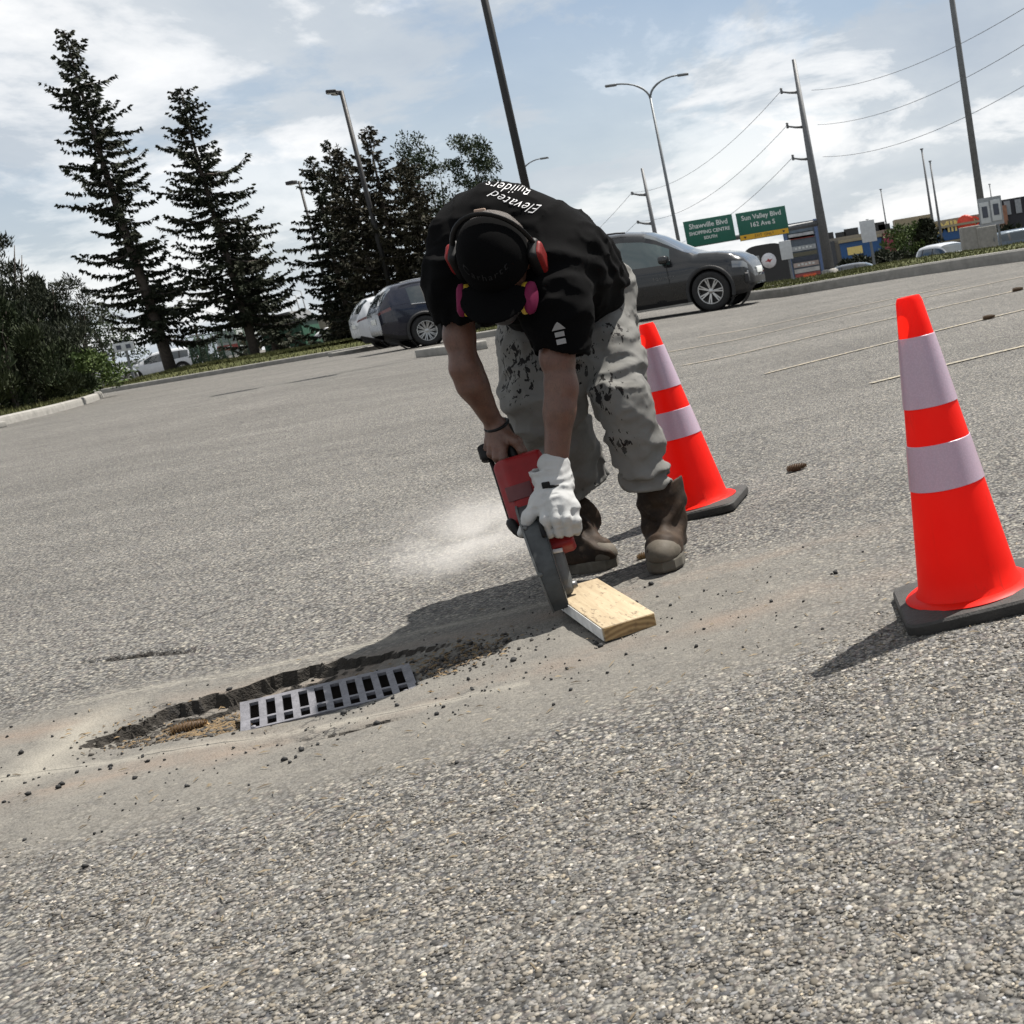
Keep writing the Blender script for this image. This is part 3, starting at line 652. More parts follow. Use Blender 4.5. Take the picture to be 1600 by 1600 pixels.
# left island conifers
for k, (px, Y, tx, ty, R, lab) in enumerate(((34, 33, 12, 312, 2.2, 'tall dark mugo pine at the left edge of the island'), (112, 36, 100, 432, .95, 'dark pine at the right end of the left thicket'), (-18, 27, -30, 345, 1.9, 'pine half cut off by the left edge of the picture'),
        (22, 26.5, 10, 448, 1.3, 'lower juniper in front of the tall dark pine'), (70, 29, 55, 478, 1.0, 'rounded juniper between the left pines and the kerb'))):
    bb = stand(px, Y, None, 620); bb.z += .22
    leafy('mugo_pine' if k < 3 else 'juniper_shrub', lab, 'tree' if k < 3 else 'shrub', bb, height_at(bb, tx, ty), R, 70+k, SPR if k < 3 else JUN, 'conifers on the left island', 80 if k < 3 else 66, .14, 6, .02, 400, 1.5, .26, True)
bb = on(108, 632); bb.z += .18; bb.y += .8; leafy('low_shrub', 'bright green low shrub at the tip of the left island', 'shrub', bb, 1.0, 1.0, 91, BSH, None, 34, .13, 5, .1, 140, .3, .4)
bb = stand(170, 75, .2, 560); leafy('distant_tree', 'hazy green tree behind the silver wagon', 'tree', bb, 4.6, 2.0, 93, POP, 'leafy trees beyond the lot', 40, .22, 5, .2, 70)
bb = stand(130, 60, .2, 560); leafy('distant_tree', 'dark tree standing between the thicket and the tallest spruce', 'tree', bb, height_at(bb, 130, 430), 1.5, 95, SPR, None, 46, .22, 5, .1, 120, .8, .25)

# ================================================================ poles, lamps, wires
DARKM = pm('dark_painted_steel', (.006, .0055, .0055), .6, .0, .2)
GALV = pm('galvanised_steel', (.20, .215, .225), .55, .6, .15)
GALV2 = pm('weathered_steel_pole', (.17, .175, .18), .6, .4, .2)
LENS = pm('lamp_lens', (.55, .55, .5), .3)
def col_foot(px, py, Y, z=None):
    p = at(px, py, Y); return Vector((p.x, p.y, gz(p.x, p.y) if z is None else z))
def tapered(t, H, r0, r1, mat, name='pole', n=12):
    return MB().tube([(0, 0, -.05), (0, 0, H*.5), (0, 0, H)], [r0, (r0+r1)/2, r1], n).build(name, mat, t)
def shoebox(label, px, py, Y, heads, group='shoebox lamps round the parking lot', z=None, zz=None, H=None, r=.075, hs=1.):
    f = col_foot(px, py, Y, z); H = H or (at(px, py, Y).z-f.z); t = thing('parking_lot_lamp', label, 'lamp post', f, 0, group)
    tapered(t, H, r*1.15, r*.85, DARKM); MB().lathe([(r*1.9, -.06), (r*1.9, .45), (r*1.7, .5), (r*1.15, .5)], 14).build('concrete_base', CONC, t)
    for az in heads:
        c, s = math.cos(az), math.sin(az); R_ = Matrix.Rotation(az, 3, 'Z')
        a = MB().tube([(0, 0, H-.15), (c*.35*hs, s*.35*hs, H-.06)], .035, 8).build('arm', DARKM, t)
        h = MB().box((c*.62*hs, s*.62*hs, H), (.62*hs, .42*hs, .22*hs), R_, .03).build('lamp_head', DARKM, t)
        MB().box((c*.62*hs, s*.62*hs, H-.115*hs), (.5*hs, .34*hs, .02), R_).build('lens', LENS, h)
    return t
shoebox('taller black parking lot lamp rising in front of the spruce clump', 533, 142, 46, (2.5, 3.6), z=.6, hs=.55, r=.09)
shoebox('smaller farther lamp post left of the spruce clump', 467, 283, 74, (2.8,), z=.4, hs=.9, r=.085)
shoebox('thick black lamp post running out of the top of the picture', 788, 140, 24, (.3, 3.44), H=9.2, r=.075)
def davit(label, px, py, Y, base_z, arms, r, H=None, mat=GALV, group='curved street lamps', reach=2.2, rise=1.3):
    f = col_foot(px, py, Y, base_z); H = H or (at(px, py, Y).z-f.z); t = thing('street_lamp', label, 'street lamp', f, 0, group)
    tapered(t, H, r*1.3, r*.65, mat); MB().lathe([(r*2.2, -.1), (r*2.2, .04), (r*1.4, .08), (r*1.4, .3)], 12).build('base_plate', mat, t)
    for az in arms:
        c, s = math.cos(az), math.sin(az)
        pts = [(c*reach*(1-math.cos(q)), s*reach*(1-math.cos(q)), H-.1+rise*math.sin(q)) for q in np.linspace(0, math.pi/2, 9)]
        MB().tube(pts, [r*.6]*5+[r*.45]*4, 8).build('curved_arm', mat, t); e = pts[-1]
        MB().box((e[0]+c*.28, e[1]+s*.28, e[2]-.02), (.65, .26, .13), Matrix.Rotation(az, 3, 'Z'), .05).build('lamp_head', mat, t)
    return t
davit('tall grey street lamp with two curved arms behind the dark car', 1016, 152, 72, -.6, (.10, 3.24), .10, reach=1.75, rise=1.05)
davit('small curved street lamp peeking out behind the back of the worker', 815, 275, 95, -.6, (-.05,), .09, reach=1.7, rise=1.1)
davit('tall grey light pole at the right edge, its top out of view', 1511, 165, 39, None, (2.6,), .10, H=12.5, mat=GALV2)
for px, py, Y, lab, r in ((1376, 296, 150, 'thin street light pole above the roof of the blue store', .10), (1440, 233, 120, 'left one of the two thin steel poles behind the store', .13), (1453, 252, 128, 'right one of the two thin steel poles behind the store', .13), (1546, 288, 170, 'faint thin pole right of the tall grey light pole', .11)):
    f = col_foot(px, py, Y, -1.5); t = thing('thin_pole', lab, 'pole', f, 0, 'thin poles behind the store'); H = at(px, py, Y).z+1.5
    tapered(t, H, r*1.3, r*.6, GALV2, n=8); MB().box((0, 0, H), (.3, .18, .12)).build('pole_cap', GALV2, t)
for k, (px, py) in enumerate(((452, 470), (462, 462), (470, 455))):
    f = col_foot(px, py, 190, 0); t = thing('distant_lamp', ('leftmost', 'middle', 'rightmost')[k]+' of three faint lamp posts far behind the green container', 'street lamp', f, 0, 'far lamp posts on the left horizon'); H = at(px, py, 190).z
    tapered(t, H, .12, .07, GALV2, n=6); MB().tube([(0, 0, H), (-.9, 0, H+.3), (-1.6, 0, H+.25)], .05, 5).build('arm', GALV2, t)
# power poles
ARMZ = []
def power_pole(label, pxt, pyt, Y, base_z, r0, r1, fr):
    p = at(pxt, pyt, Y); f = Vector((p.x, p.y, base_z)); H = p.z-base_z; t = thing('power_pole', label, 'power pole', f, 0, 'steel power poles along the road')
    tapered(t, H, r0, r1, GALV2, n=16); MB().lathe([(r0*1.5, -.3), (r0*1.5, .5), (r0*1.05, .6)], 16).build('concrete_base', CONC, t); tips = []
    for q in fr:
        z = H*q; L_ = 1.1*(Y/80)**.7
        MB().tube([(0, 0, z), (-L_*.55, .1, z+.08*Y/80), (-L_, .2, z+.22*Y/80)], [.10*Y/80, .07*Y/80, .05*Y/80], 8).build('cross_arm', GALV2, t)
        MB().lathe([(.06*Y/80, -.10), (.10*Y/80, -.04), (.06*Y/80, .02), (.10*Y/80, .08), (.06*Y/80, .14), (.10*Y/80, .2), (.04*Y/80, .26)], 8, Matrix.Translation((-L_, .2, z+.2*Y/80))).build('insulator', GALV2, t)
        tips.append(f+Vector((-L_, .2, z+.3*Y/80)))
    return f, H, tips
f1, Hp, tips1 = power_pole('tall tapered steel power pole with three side arms beside the green signs', 1240, 93, 80, -.65, .36, .12, (.855, .70, .555))
f2, _, tips2 = power_pole('smaller farther power pole right above the dark car', 1003, 263, 135, -.9, .34, .14, (.80, .58, .36))
WIRE = pm('power_cable', (.10, .105, .115), .6, .2)
def wire(a, c, sag, label, r=.014):
    a = Vector(a); c = Vector(c); pts = []
    for q in np.linspace(0, 1, 24): p = a.lerp(c, q); p.z -= sag*4*q*(1-q); pts.append(p)
    o = MB().tube([p-pts[0] for p in pts], r, 5).build('power_line', WIRE); o.location = pts[0]; tag(o, label, 'power line', 'power lines between the poles')
for k, nm in enumerate(('highest', 'middle', 'lowest')):
    wire(tips1[k], tips2[k], 1.5, nm+' power line from the near power pole to the farther one', .016)
    e = at(1640, (-12, 45, 110)[k], 46); wire(tips1[k]+Vector((1.9, -.2, -.3)), e, .75, nm+' power line leaving the tall pole towards the upper right', .013)
    e2 = at(800, 440+20*k, 240); wire(tips2[k], e2, 2.0, nm+' power line running away from the farther power pole', .02)
# ================================================================ road signs
SGREEN = pm('green_sign_sheet', (.0, .125, .080), .45, var=.08)
SWHITE = pm('white_sign_print', (.72, .74, .72), .5, var=.05)
SYEL = pm('yellow_sign_sheet', (.85, .46, .015), .5, var=.1)
BLACKP = pm('black_print', (.012, .012, .013), .5)
def sign_quad(tl, tr, bl, Y):
    a = at(*tl, Y); b_ = at(*tr, Y); c = at(*bl, Y); return a, (b_-a).length, (a-c).length
gt = thing('overhead_road_signs', 'two green boulevard signs on a horizontal arm from the power pole', 'road sign', f1)
arm_z = at(1285, 347, 80).z-f1.z
MB().tube([(-.1, .0, arm_z), (-9.6, .0, arm_z-.12)], [.20, .13], 10).build('support_arm', GALV2, gt)
for tl, w_, h_, lines, ye in (((1067, 347), 3.15, 1.62, (('Shawville Blvd', .44, .42), ('SHOPPING CENTRE', .30, -.02), ('SOUTH', .26, -.38)), False), ((1149, 334), 3.2, 1.75, (('Sun Valley Blvd', .42, .50), ('162 Ave S', .40, .02)), True)):
    p = at(*tl, 79.7)-f1
    c = p+Vector((w_/2, -.05, -h_/2)); pn = MB().box(c, (w_, .05, h_), None, .02).build('sign_panel', SGREEN, gt)
    for z in (-.3, .35): MB().box(c+Vector((0, .07, z)), (w_*.9, .06, .06)).build('bracket', GALV2, pn)
    for body, sz, dz in lines: text('lettering', body, sz, c+Vector((0, -.029, dz)), SWHITE, pn, bold=.006)
    if ye:
        MB().box(c+Vector((0, -.034, -h_/2+.19)), (w_-.08, .012, .32)).build('yellow_strip', SYEL, pn)
        text('lettering', 'EXIT  ONLY', .24, c+Vector((0, -.043, -h_/2+.19)), BLACKP, pn)
        for s in (-1, 1): MB().prism([(-.1, .06), (.1, .06), (0, -.1)], .004, Matrix.Translation(c+Vector((s*1.25, -.041, -h_/2+.19))) @ Matrix.Rotation(rad(90), 4, 'X')).build('arrow', BLACKP, pn)
# small signs on posts
SGREY = pm('sign_back_grey', (.36, .38, .40), .6, .1); SILV = pm('pale_sign_face', (.50, .52, .53), .6, var=.1)
def post_sign(label, px, pyb, Y, base_z, panels, ph, yaw=0., two=False, post_h=None, letters=None, tilt=0.):
    p = at(px, pyb, Y); f = Vector((p.x, p.y, p.z if base_z is None else base_z)); t = thing('post_sign', label, 'sign', f, yaw)
    for dx in ((-.55, .55) if two else (0,)):
        MB().box((dx*post_h*.28 if two else 0, 0, post_h/2-.15), (.07 if not two else .12, .07, post_h+.3)).build('post', GALV, t)
    for (dx, z, w_, h_, m) in panels:
        pn = MB().box((dx, -.06, z), (w_, .03, h_), None, .008).build('sign_panel', m, t)
        if letters:
            for k, (bd, s_, ox, oz) in enumerate(letters): text('lettering', bd, s_, (dx+ox, -.078, z+oz), BLACKP, pn)
    return t
DKBLUE = pm('dark_sign_print', (.06, .07, .10), .5)
post_sign('white sign with two dark symbols on a thin post under the tallest spruce', 204, 572, 44, .58, [(0, 1.15, .72, .3, SILV)], 1, 0, post_h=1.35)
_s = [o for o in COL.objects if o.get('label', '').startswith('white sign with two dark')][0]
for dx in (-.17, .17): MB().box((dx, -.079, 1.15), (.17, .006, .15)).build('symbol', pm('dark_sign_print', (.06, .07, .10), .5), _s)
post_sign('grey sign panel on a post right of the black round sign', 1240, 445, 42, None, [(-.05, 1.18, .40, .62, SILV)], 1, .1, post_h=1.5)
post_sign('short grey post with a small plate beside the dark car bonnet', 1184, 447, 40, None, [(0, .86, .42, .16, SGREY)], 1, post_h=.95)
post_sign('angled grey sign board on a leaning post before the store', 1368, 424, 42, None, [(-.06, 1.36, .56, .72, SILV)], 1, .45, post_h=1.75)
ps = post_sign('pair of white signs in one frame at the right edge', 1566, 396, 36, None, [(-.33, 1.22, .28, .60, SILV), (.0, 1.25, .28, .60, SILV)], 1, -.10, post_h=1.5)
MB().box((-.165, -.035, 1.24), (.70, .02, .80)).build('frame', SGREY, ps)
for dx, z in ((-.33, 1.22), (.0, 1.25)): MB().box((dx, -.079, z+.02), (.16, .006, .32)).build('symbol', DKBLUE, ps)
# grey utility cabinets beside the pole
for k, (px, pyb, w_, h_, lab) in enumerate(((1521, 400, .60, .90, 'left beige utility cabinet in front of the white van'), (1545, 398, .62, .86, 'right beige utility cabinet under the pair of signs'))):
    p = at(px, pyb, 38); cbt = thing('utility_cabinet', lab, 'cabinet', p, .1, 'utility cabinets on the right verge'); m_ = pm('beige_cabinet', (.30, .29, .26), .7)
    MB().box((0, 0, h_/2-.12), (w_, .4, h_+.24), None, .02).build('housing', m_, cbt); MB().box((0, -.205, h_/2), (w_*.8, .012, h_*.85)).build('door', m_, cbt); MB().box((w_*.3, -.22, h_*.5), (.03, .03, .12)).build('handle', GALV, cbt)
# black rounded sign with a white disc
p = at(1205, 446, 50); bs = thing('black_round_top_sign', 'black round-topped board with a white disc behind the dark car bonnet', 'sign', p)
sc_ = 1887/50.; w_, h_ = 72/sc_*1.0, 62/sc_
prof = [(-w_/2, -.5), (w_/2, -.5)]+[(w_/2*math.cos(q)**.5 if math.cos(q) > 0 else -w_/2*abs(math.cos(q))**.5, h_*.55+h_*.45*math.sin(q)) for q in np.linspace(.02, math.pi-.02, 20)]
MB().prism(prof, .5, Matrix.Rotation(rad(90), 4, 'X')).build('board', pm('black_board', (.012, .012, .014), .5), bs)
dk = MB().lathe([(0, 0), (.30, 0), (.30, .03), (0, .03)], 32, Matrix.Translation((.12, -.5, h_*.60)) @ Matrix.Rotation(rad(90), 4, 'X')).build('disc', pm('white_disc', (.70, .69, .72), .5), bs)
RED = pm('red_print', (.42, .03, .03), .5)
MB().prism([(-.17, -.03), (-.06, .02), (-.02, .09), (.03, .03), (.17, .05), (.08, -.02), (.04, -.08), (-.04, -.03)], .006, Matrix.Translation((.12, -.532, h_*.60)) @ Matrix.Rotation(rad(90), 4, 'X')).build('emblem', RED, dk)
# pylon sign of the shopping centre
p = at(1262, 425, 84); py_ = thing('pylon_sign', 'blue and grey shopping centre pylon sign left of the power pole', 'sign', Vector((p.x, p.y, -1.3)))
BLU = pm('pylon_blue', (.13, .20, .38), .5); hh = at(1255, 345, 84).z+1.3
for s in (-1, 1): MB().box((s*1.08, 0, hh/2-.1), (.26, .5, hh+.2)).build('upright', BLU, py_)
MB().box((0, .02, hh*.54), (1.9, .34, hh*.90)).build('core', pm('pylon_core', (.13, .16, .20), .5), py_)
for z, h_, c_, b_ in ((.90, .10, (.17, .22, .28), None), (.80, .07, (.50, .50, .52), None), (.775, .035, (.45, .06, .04), None), (.62, .07, (.42, .44, .46), 'mark'), (.535, .055, (.16, .15, .10), None), (.46, .05, (.05, .06, .09), None), (.385, .065, (.52, .42, .38), 'mark'), (.30, .06, (.50, .48, .46), None), (.235, .05, (.40, .08, .07), None), (.16, .075, (.035, .035, .10), 'mark')):
    pn = MB().box((0, -.20, z*hh), (1.72, .06, h_*hh)).build('tenant_panel', pm('panel_%d' % int(z*1000), c_, .5, var=.25, scale=3), py_)
    if b_:
        for q in range(5): MB().box((-.5+q*.25, -.236, z*hh+.03*((q*3) % 2)), (.15, .01, h_*hh*(.35+.1*(q % 2)))).build('mark', SWHITE, pn)
# ================================================================ stores
STUC = pm('beige_stucco', (.26, .24, .205), .9, bump=.2); BLUEW = pm('blue_fascia', (.018, .095, .27), .6); TANB = pm('tan_cornice', (.36, .31, .21), .8); MAR = pm('maroon_panel', (.30, .035, .075), .7); DKR = pm('dark_roof', (.035, .037, .04), .8)
GLASS = None
def glass_mat(name, col, rough=.05):
    b = NB(name); b.set(Base_Color=col, Roughness=rough, Specular_IOR_Level=.8, Coat_Weight=.6, Coat_Roughness=.03); return b.m
GLASSD = glass_mat('dark_glass', (.02, .026, .03))
YT = pm('yellow_letters', (.85, .66, .22), .5); RT = pm('red_letters', (.80, .06, .02), .5)
SY = 130.; o_ = at(1250, 418, SY); sx0 = o_.x; s130 = 1887/(SY*math.cos(PITCH)+0)
st = thing('toy_store', 'blue and tan store with yellow and red letters on its fascia', 'building', Vector((sx0, SY, -1.55)))
def wx(px, py=360): return at(px, py, SY).x-sx0
def wz(px, py): return at(px, py, SY).z+1.55
x0, x1, x2, x3, x4, x5 = wx(1252), wx(1308), wx(1375), wx(1400), wx(1460), wx(1570)
zt = wz(1340, 366)
MB().box(((x0+x5)/2, 6.0, zt*.5-.2), (x5-x0, 11.4, zt+.4)).build('wall', STUC, st)
MB().box(((x0+x1)/2-.3, .25, zt*.48), (x1-x0-.4, .5, zt*.9)).build('dark_wing', pm('dark_wing', (.06, .065, .075), .7), st)
MB().box(((x1+x2)/2, .1, zt*.60), (x2-x1, .5, zt*.46)).build('fascia', BLUEW, st)
MB().box(((x1+x2)/2, -.02, zt*.88), (x2-x1+.2, .8, zt*.08)).build('cornice', TANB, st)
MB().box(((x1+x2)/2, -.02, zt*.345), (x2-x1, .7, zt*.05)).build('ledge', TANB, st)
MB().box(((x1*.66+x2*.34), -.19, zt*.60), ((x2-x1)*.36, .08, zt*.2)).build('yellow_sign', YT, st)
MB().box((wx(1387), -.05, zt*.52), (wx(1396)-wx(1379), .9, zt*.78)).build('maroon_pier', MAR, st)
zb_ = wz(1430, 338); MB().box(((x3+x4)/2, 3.2, zb_*.5), (x4-x3, 5.0, zb_)).build('tower', TANB, st)
zf = wz(1520, 345)
MB().box(((x4+x5)/2, .1, zf*.72), (x5-x4, .6, zf*.36)).build('fascia', BLUEW, st); MB().box(((x4+x5)/2, -.02, zf*.96), (x5-x4, .9, zf*.07)).build('cornice', TANB, st); MB().box(((x4+x5)/2, -.02, zf*.50), (x5-x4, .8, zf*.05)).build('ledge', TANB, st)
tz = wz(1488, 354)
text('store_lettering', 'ERMIND', 1.55, (wx(1483, 354), -.25, tz), YT, st, extrude=.08, bold=.03)
MB().lathe([(0, 0), (.95, 0), (.95, .12), (0, .12)], 20, Matrix.Translation((wx(1509, 350), -.25, wz(1509, 350))) @ Matrix.Rotation(rad(90), 4, 'X')).build('red_ball', RT, st)
text('store_lettering', 'TOYS', 1.45, (wx(1527, 346), -.25, wz(1527, 346)), RT, st, extrude=.08, bold=.03)
for q in range(7): MB().box((wx(1320+q*34), -.0, zt*.17), (1.9, .12, zt*.26)).build('shop_window', GLASSD, st)
for q, (px, s_) in enumerate(((1290, 1.0), (1312, .8), (1330, 1.1), (1372, 1.3), (1384, .9))): MB().box((wx(px), 4, zt+.35*s_), (1.4*s_, 1.4, .7*s_)).build('roof_unit', DKR, st)
# dark store at the far right
p = at(1575, 402, 70); ds = thing('dark_store', 'black store with pale lettering cut off by the right edge', 'building', Vector((p.x, 70, -1.2))); zt2 = at(1580, 310, 70).z+1.2
MB().box((3.2, 3, zt2/2-.2), (6.4, 6, zt2+.4)).build('wall', pm('black_cladding', (.014, .014, .022), .6), ds)
for q in range(9): MB().box((.35+q*.62, -.06, zt2*.86), (.34, .10, zt2*.22)).build('slat', pm('pale_slat', (.32, .34, .36), .6), ds)
text('store_lettering', 'WI', 1.0, (2.0, -.13, zt2*.985), SWHITE, ds, extrude=.05, align='LEFT'); MB().box((0.02, -.1, zt2*.7), (.5, .3, zt2*.42)).build('sign_box', pm('sign_orange', (.30, .14, .08), .6, var=.5, scale=2), ds)
# hedges and shrubs before the stores
for k, (px, pt, pb, Y, R, lab, m_) in enumerate(((1428, 352, 418, 105, 2.6, 'big rounded green shrub before the tan tower of the store', BSH), (1458, 345, 418, 104, 1.4, 'dark slender conifer beside the big shrub', SPR), (1340, 405, 428, 95, 1.4, 'small dark hedge right of the power pole', SPR), (1392, 398, 424, 98, 2.0, 'wide dark hedge below the maroon pier', SPR), (1275, 412, 434, 90, 1.5, 'low green hedge left of the power pole', JUN), (1195, 425, 446, 80, 1.2, 'low hedge behind the short grey post', JUN), (1585, 362, 398, 66, 1.8, 'dark hedge at the foot of the black store', SPR))):
    p = at(px, pb, Y); p.z = min(p.z, -1.0); leafy('store_shrub', lab, 'shrub', p, at(px, pt, Y).z-p.z, R, 120+k, m_, 'shrubs before the stores', 34, .34, 4, .05, 110, .4, .4)
# orange barrier and small cone beyond the verge
p = at(1267, 440, 70); ob = thing('orange_barrier', 'small orange barrier on the road beyond the verge', 'barrier', p); OR = pm('orange_plastic', (.75, .12, .03), .5)
MB().box((0, 0, .32), (.75, .06, .22)).build('board', OR, ob)
for s in (-1, 1): MB().box((s*.3, 0, .1), (.06, .25, .5)).build('leg', OR, ob)
# left background: green container, beige wall, sheds, fence
p = at(446, 540, 62); gc = thing('green_container', 'dark green metal container behind the back verge', 'container', Vector((p.x, 62, .2))); hz = at(450, 505, 62).z-.2; GRN = pm('green_steel', (.006, .065, .03), .5); wd = 63/30.2
MB().box((0, 1, hz/2-.1), (wd, 2, hz+.2), None, .02).build('body', GRN, gc)
for q in range(9): MB().box((-wd/2+wd*(q+.5)/9, -.015, hz/2), (wd/22, .04, hz*.92)).build('rib', GRN, gc)
rf = MB().prism([(-wd/2-.2, hz), (wd/2+.1, hz), (wd/2-.4, hz+.55), (-wd/2+.3, hz+.45)], 2.2, Matrix.Translation((0, 2.1, 0)) @ Matrix.Rotation(rad(90), 4, 'X')).build('tarpaulin_roof', pm('grey_tarp', (.10, .105, .11), .7), gc)
p = at(496, 526, 66); bw = thing('beige_wall', 'beige corrugated wall right of the green container', 'wall', Vector((p.x, 66, .2))); hz = at(496, 492, 66).z-.2; BEI = pm('beige_sheet', (.34, .31, .24), .8)
MB().box((0.3, .5, hz/2-.1), (2.3, .3, hz+.2)).build('panel', BEI, bw)
for q in range(8): MB().box((-.75+q*.29, .33, hz/2), (.10, .05, hz*.98)).build('rib', BEI, bw)
p = at(543, 524, 58); sh = thing('dark_shed', 'dark wooden shed between the spruces and the white car', 'shed', Vector((p.x, 58, .2))); hz = at(543, 490, 58).z-.2; DS = pm('dark_boards', (.03, .03, .028), .9)
MB().box((0, .8, hz/2-.1), (1.5, 1.6, hz+.2)).build('wall', DS, sh); MB().box((0, .75, hz+.05), (1.7, 1.9, .1)).build('roof', DS, sh); MB().box((.25, -.02, hz*.45), (.5, .04, hz*.85)).build('door', pm('shed_door', (.05, .05, .045), .8), sh)
p = at(508, 527, 60); tp = thing('white_tarp', 'crumpled white tarpaulin lying at the foot of the beige wall', 'tarpaulin', p)
def tarp(Pp): return smax(smin(ell(Pp, (0, 0, .05), np.eye(3), (.5, .3, .28)), ell(Pp, (.2, 0, .15), np.eye(3), (.28, .25, .3)), .1)+.04*(fbm(Pp[..., 0]*6, Pp[..., 1]*6, Pp[..., 2]*6, 2)-.5), -Pp[..., 2]-.02, .02)
link('sheet', sdf_mesh('sheet', tarp, (-.7, -.5, -.1), (.7, .5, .6), .04), pm('white_sheet', (.62, .63, .65), .6), tp)
# chain link fence with green posts
ft = thing('green_fence', 'green wire fence with tall posts beyond the second spruce', 'fence', Vector((at(300, 560, 60).x, 60, .25))); fx1 = at(400, 540, 60).x-at(300, 560, 60).x; FG = pm('green_fence_post', (.02, .06, .03), .6)
nP = 9
for q in range(nP): MB().tube([(fx1*q/(nP-1), 0, -.1), (fx1*q/(nP-1), 0, 1.75)], .045, 8).build('post', FG, ft)
MB().tube([(0, 0, 1.72), (fx1, 0, 1.72)], .03, 6).build('top_rail', FG, ft); mb = MB()
for q in range(46):
    a = fx1*q/45
    mb.tube([(a, .02, .0), (min(fx1, a+1.0), .02, 1.7)], .008, 3, False); mb.tube([(a, .03, .0), (max(0, a-1.0), .03, 1.7)], .008, 3, False)
mb.build('wire_mesh', FG, ft)
for k, (px, lab) in enumerate(((318, 'pale shrub growing through the left part of the green fence'), (385, 'tan bush behind the second spruce trunk'))):
    p = stand(px, 64+k, .25, 545); leafy('fence_shrub', lab, 'shrub', p, 1.5, .8, 140+k, JUN if k == 0 else foliage_mat('dry_leaves', (.10, .08, .04), (.22, .18, .10)), None, 26, .16, 4, .05, 80)
# delivery truck behind the fence
p = at(360, 548, 72); tk = thing('delivery_truck', 'pale truck with a red stripe behind the green fence', 'truck', Vector((p.x, 72, .3))); 
MB().box((0, 1.2, 1.25), (1.25, 2.6, 1.5), None, .06).build('box_body', pm('truck_white', (.42, .45, .44), .5), tk); MB().box((0, -.13, .98), (1.27, .05, .28)).build('red_stripe', RED, tk); MB().box((0, -.16, .98), (.5, .02, .12)).build('mark', SWHITE, tk)
MB().box((0, -.14, 1.55), (1.0, .04, .5)).build('windscreen', glass_mat('green_glass', (.10, .17, .15)), tk)
for s in (-1, 1): MB().lathe([(.1, -.09), (.28, -.09), (.28, .09), (.1, .09)], 16, Matrix.Translation((s*.5, .2, .26)) @ Matrix.Rotation(rad(90), 4, 'Y')).build('wheel', pm('tyre_rubber', (.015, .015, .015), .85), tk)
p = at(18+285, 508, 150); up = thing('distant_power_pole', 'tiny wooden power pole above the green fence', 'power pole', Vector((p.x, 150, .2))); hz = p.z-.2
MB().tube([(0, 0, -.1), (0, 0, hz)], .12, 6).build('pole', BARK, up); MB().box((0, 0, hz-.5), (2.2, .1, .12)).build('cross_arm', BARK, up); MB().box((0, 0, hz-1.2), (1.8, .1, .12)).build('cross_arm', BARK, up)

# ================================================================ cars
TYRE = pm('tyre_rubber', (.015, .015, .015), .85); ALLOY = pm('alloy_rim', (.48, .48, .47), .32, .75, .05); PLASTIC = pm('black_trim', (.016, .016, .017), .65); CHROME = pm('chrome', (.6, .6, .6), .15, 1., .02)
HEADL = glass_mat('headlight_glass', (.22, .235, .245), .08); TAILL = pm('tail_light_red', (.10, .005, .005), .2, coat=.8); SIDEG = glass_mat('tinted_side_glass', (.022, .03, .033)); SHELLD = pm('underbody', (.01, .01, .01), .9)
def paint(name, col, metal=.3):
    b = NB(name); n = b.noise(3, 3); b.set(Base_Color=b.mix(n, tuple(x*.93 for x in col), col), Roughness=b.ramp(b.noise(6, 4), [(.3, .22), (.7, .34)]), Metallic=metal, Specular_IOR_Level=.3, Coat_Weight=.7, Coat_Roughness=.05); return b.m
def wheel(t, x, y, R, side, spokes=10, rimr=.66, w=.23, double=True):
    m = Matrix.Translation((x, y, R)) @ Matrix.Rotation(rad(90)*-side, 4, 'X')     # local +z points outwards
    h = w/2; tr = R*rimr
    wh = MB().lathe([(tr*.98, -h*.9), (R*.93, -h), (R*.985, -h*.75), (R, -h*.4), (R, h*.4), (R*.985, h*.75), (R*.93, h), (tr*1.03, h*.95), (tr*.98, h*.8)], 40, m).build('wheel', TYRE, t)
    mb = MB().lathe([(tr, h*.86), (tr*1.01, h*.97), (tr*.95, h*.97), (tr*.92, h*.55), (tr*.90, -h*.2)], 40, m); mb.lathe([(0, h*.80), (tr*.18, h*.80), (tr*.22, h*.6), (tr*.22, -h*.1)], 20, m)
    for k in range(spokes):
        a = 6.283*k/spokes
        for da in ((-.11, .11) if double else (0,)):
            R_ = Matrix.Rotation(a+da*.5, 4, 'Z'); R2 = Matrix.Rotation(a+da, 4, 'Z'); p0 = R_ @ Vector((tr*.17, 0, h*.72)); p1 = R2 @ Vector((tr*.94, 0, h*.84)); d = p1-p0; sd = Vector((-d.y, d.x, 0)).normalized()*(tr*(.045 if double else .085))
            q = [p0-sd*1.2, p0+sd*1.2, p1+sd, p1-sd]; vs = [m @ v for v in q]+[m @ (v-Vector((0, 0, h*.22))) for v in q]
            mb.add(vs, [(0, 1, 2, 3), (4, 5, 1, 0), (5, 6, 2, 1), (6, 7, 3, 2), (7, 4, 0, 3)])
    mb.build('rim', ALLOY, wh); MB().lathe([(0, -h*.15), (tr*.9, -h*.2)], 24, m).build('brake_disc', pm('brake_dark', (.05, .05, .05), .5, .6), wh)
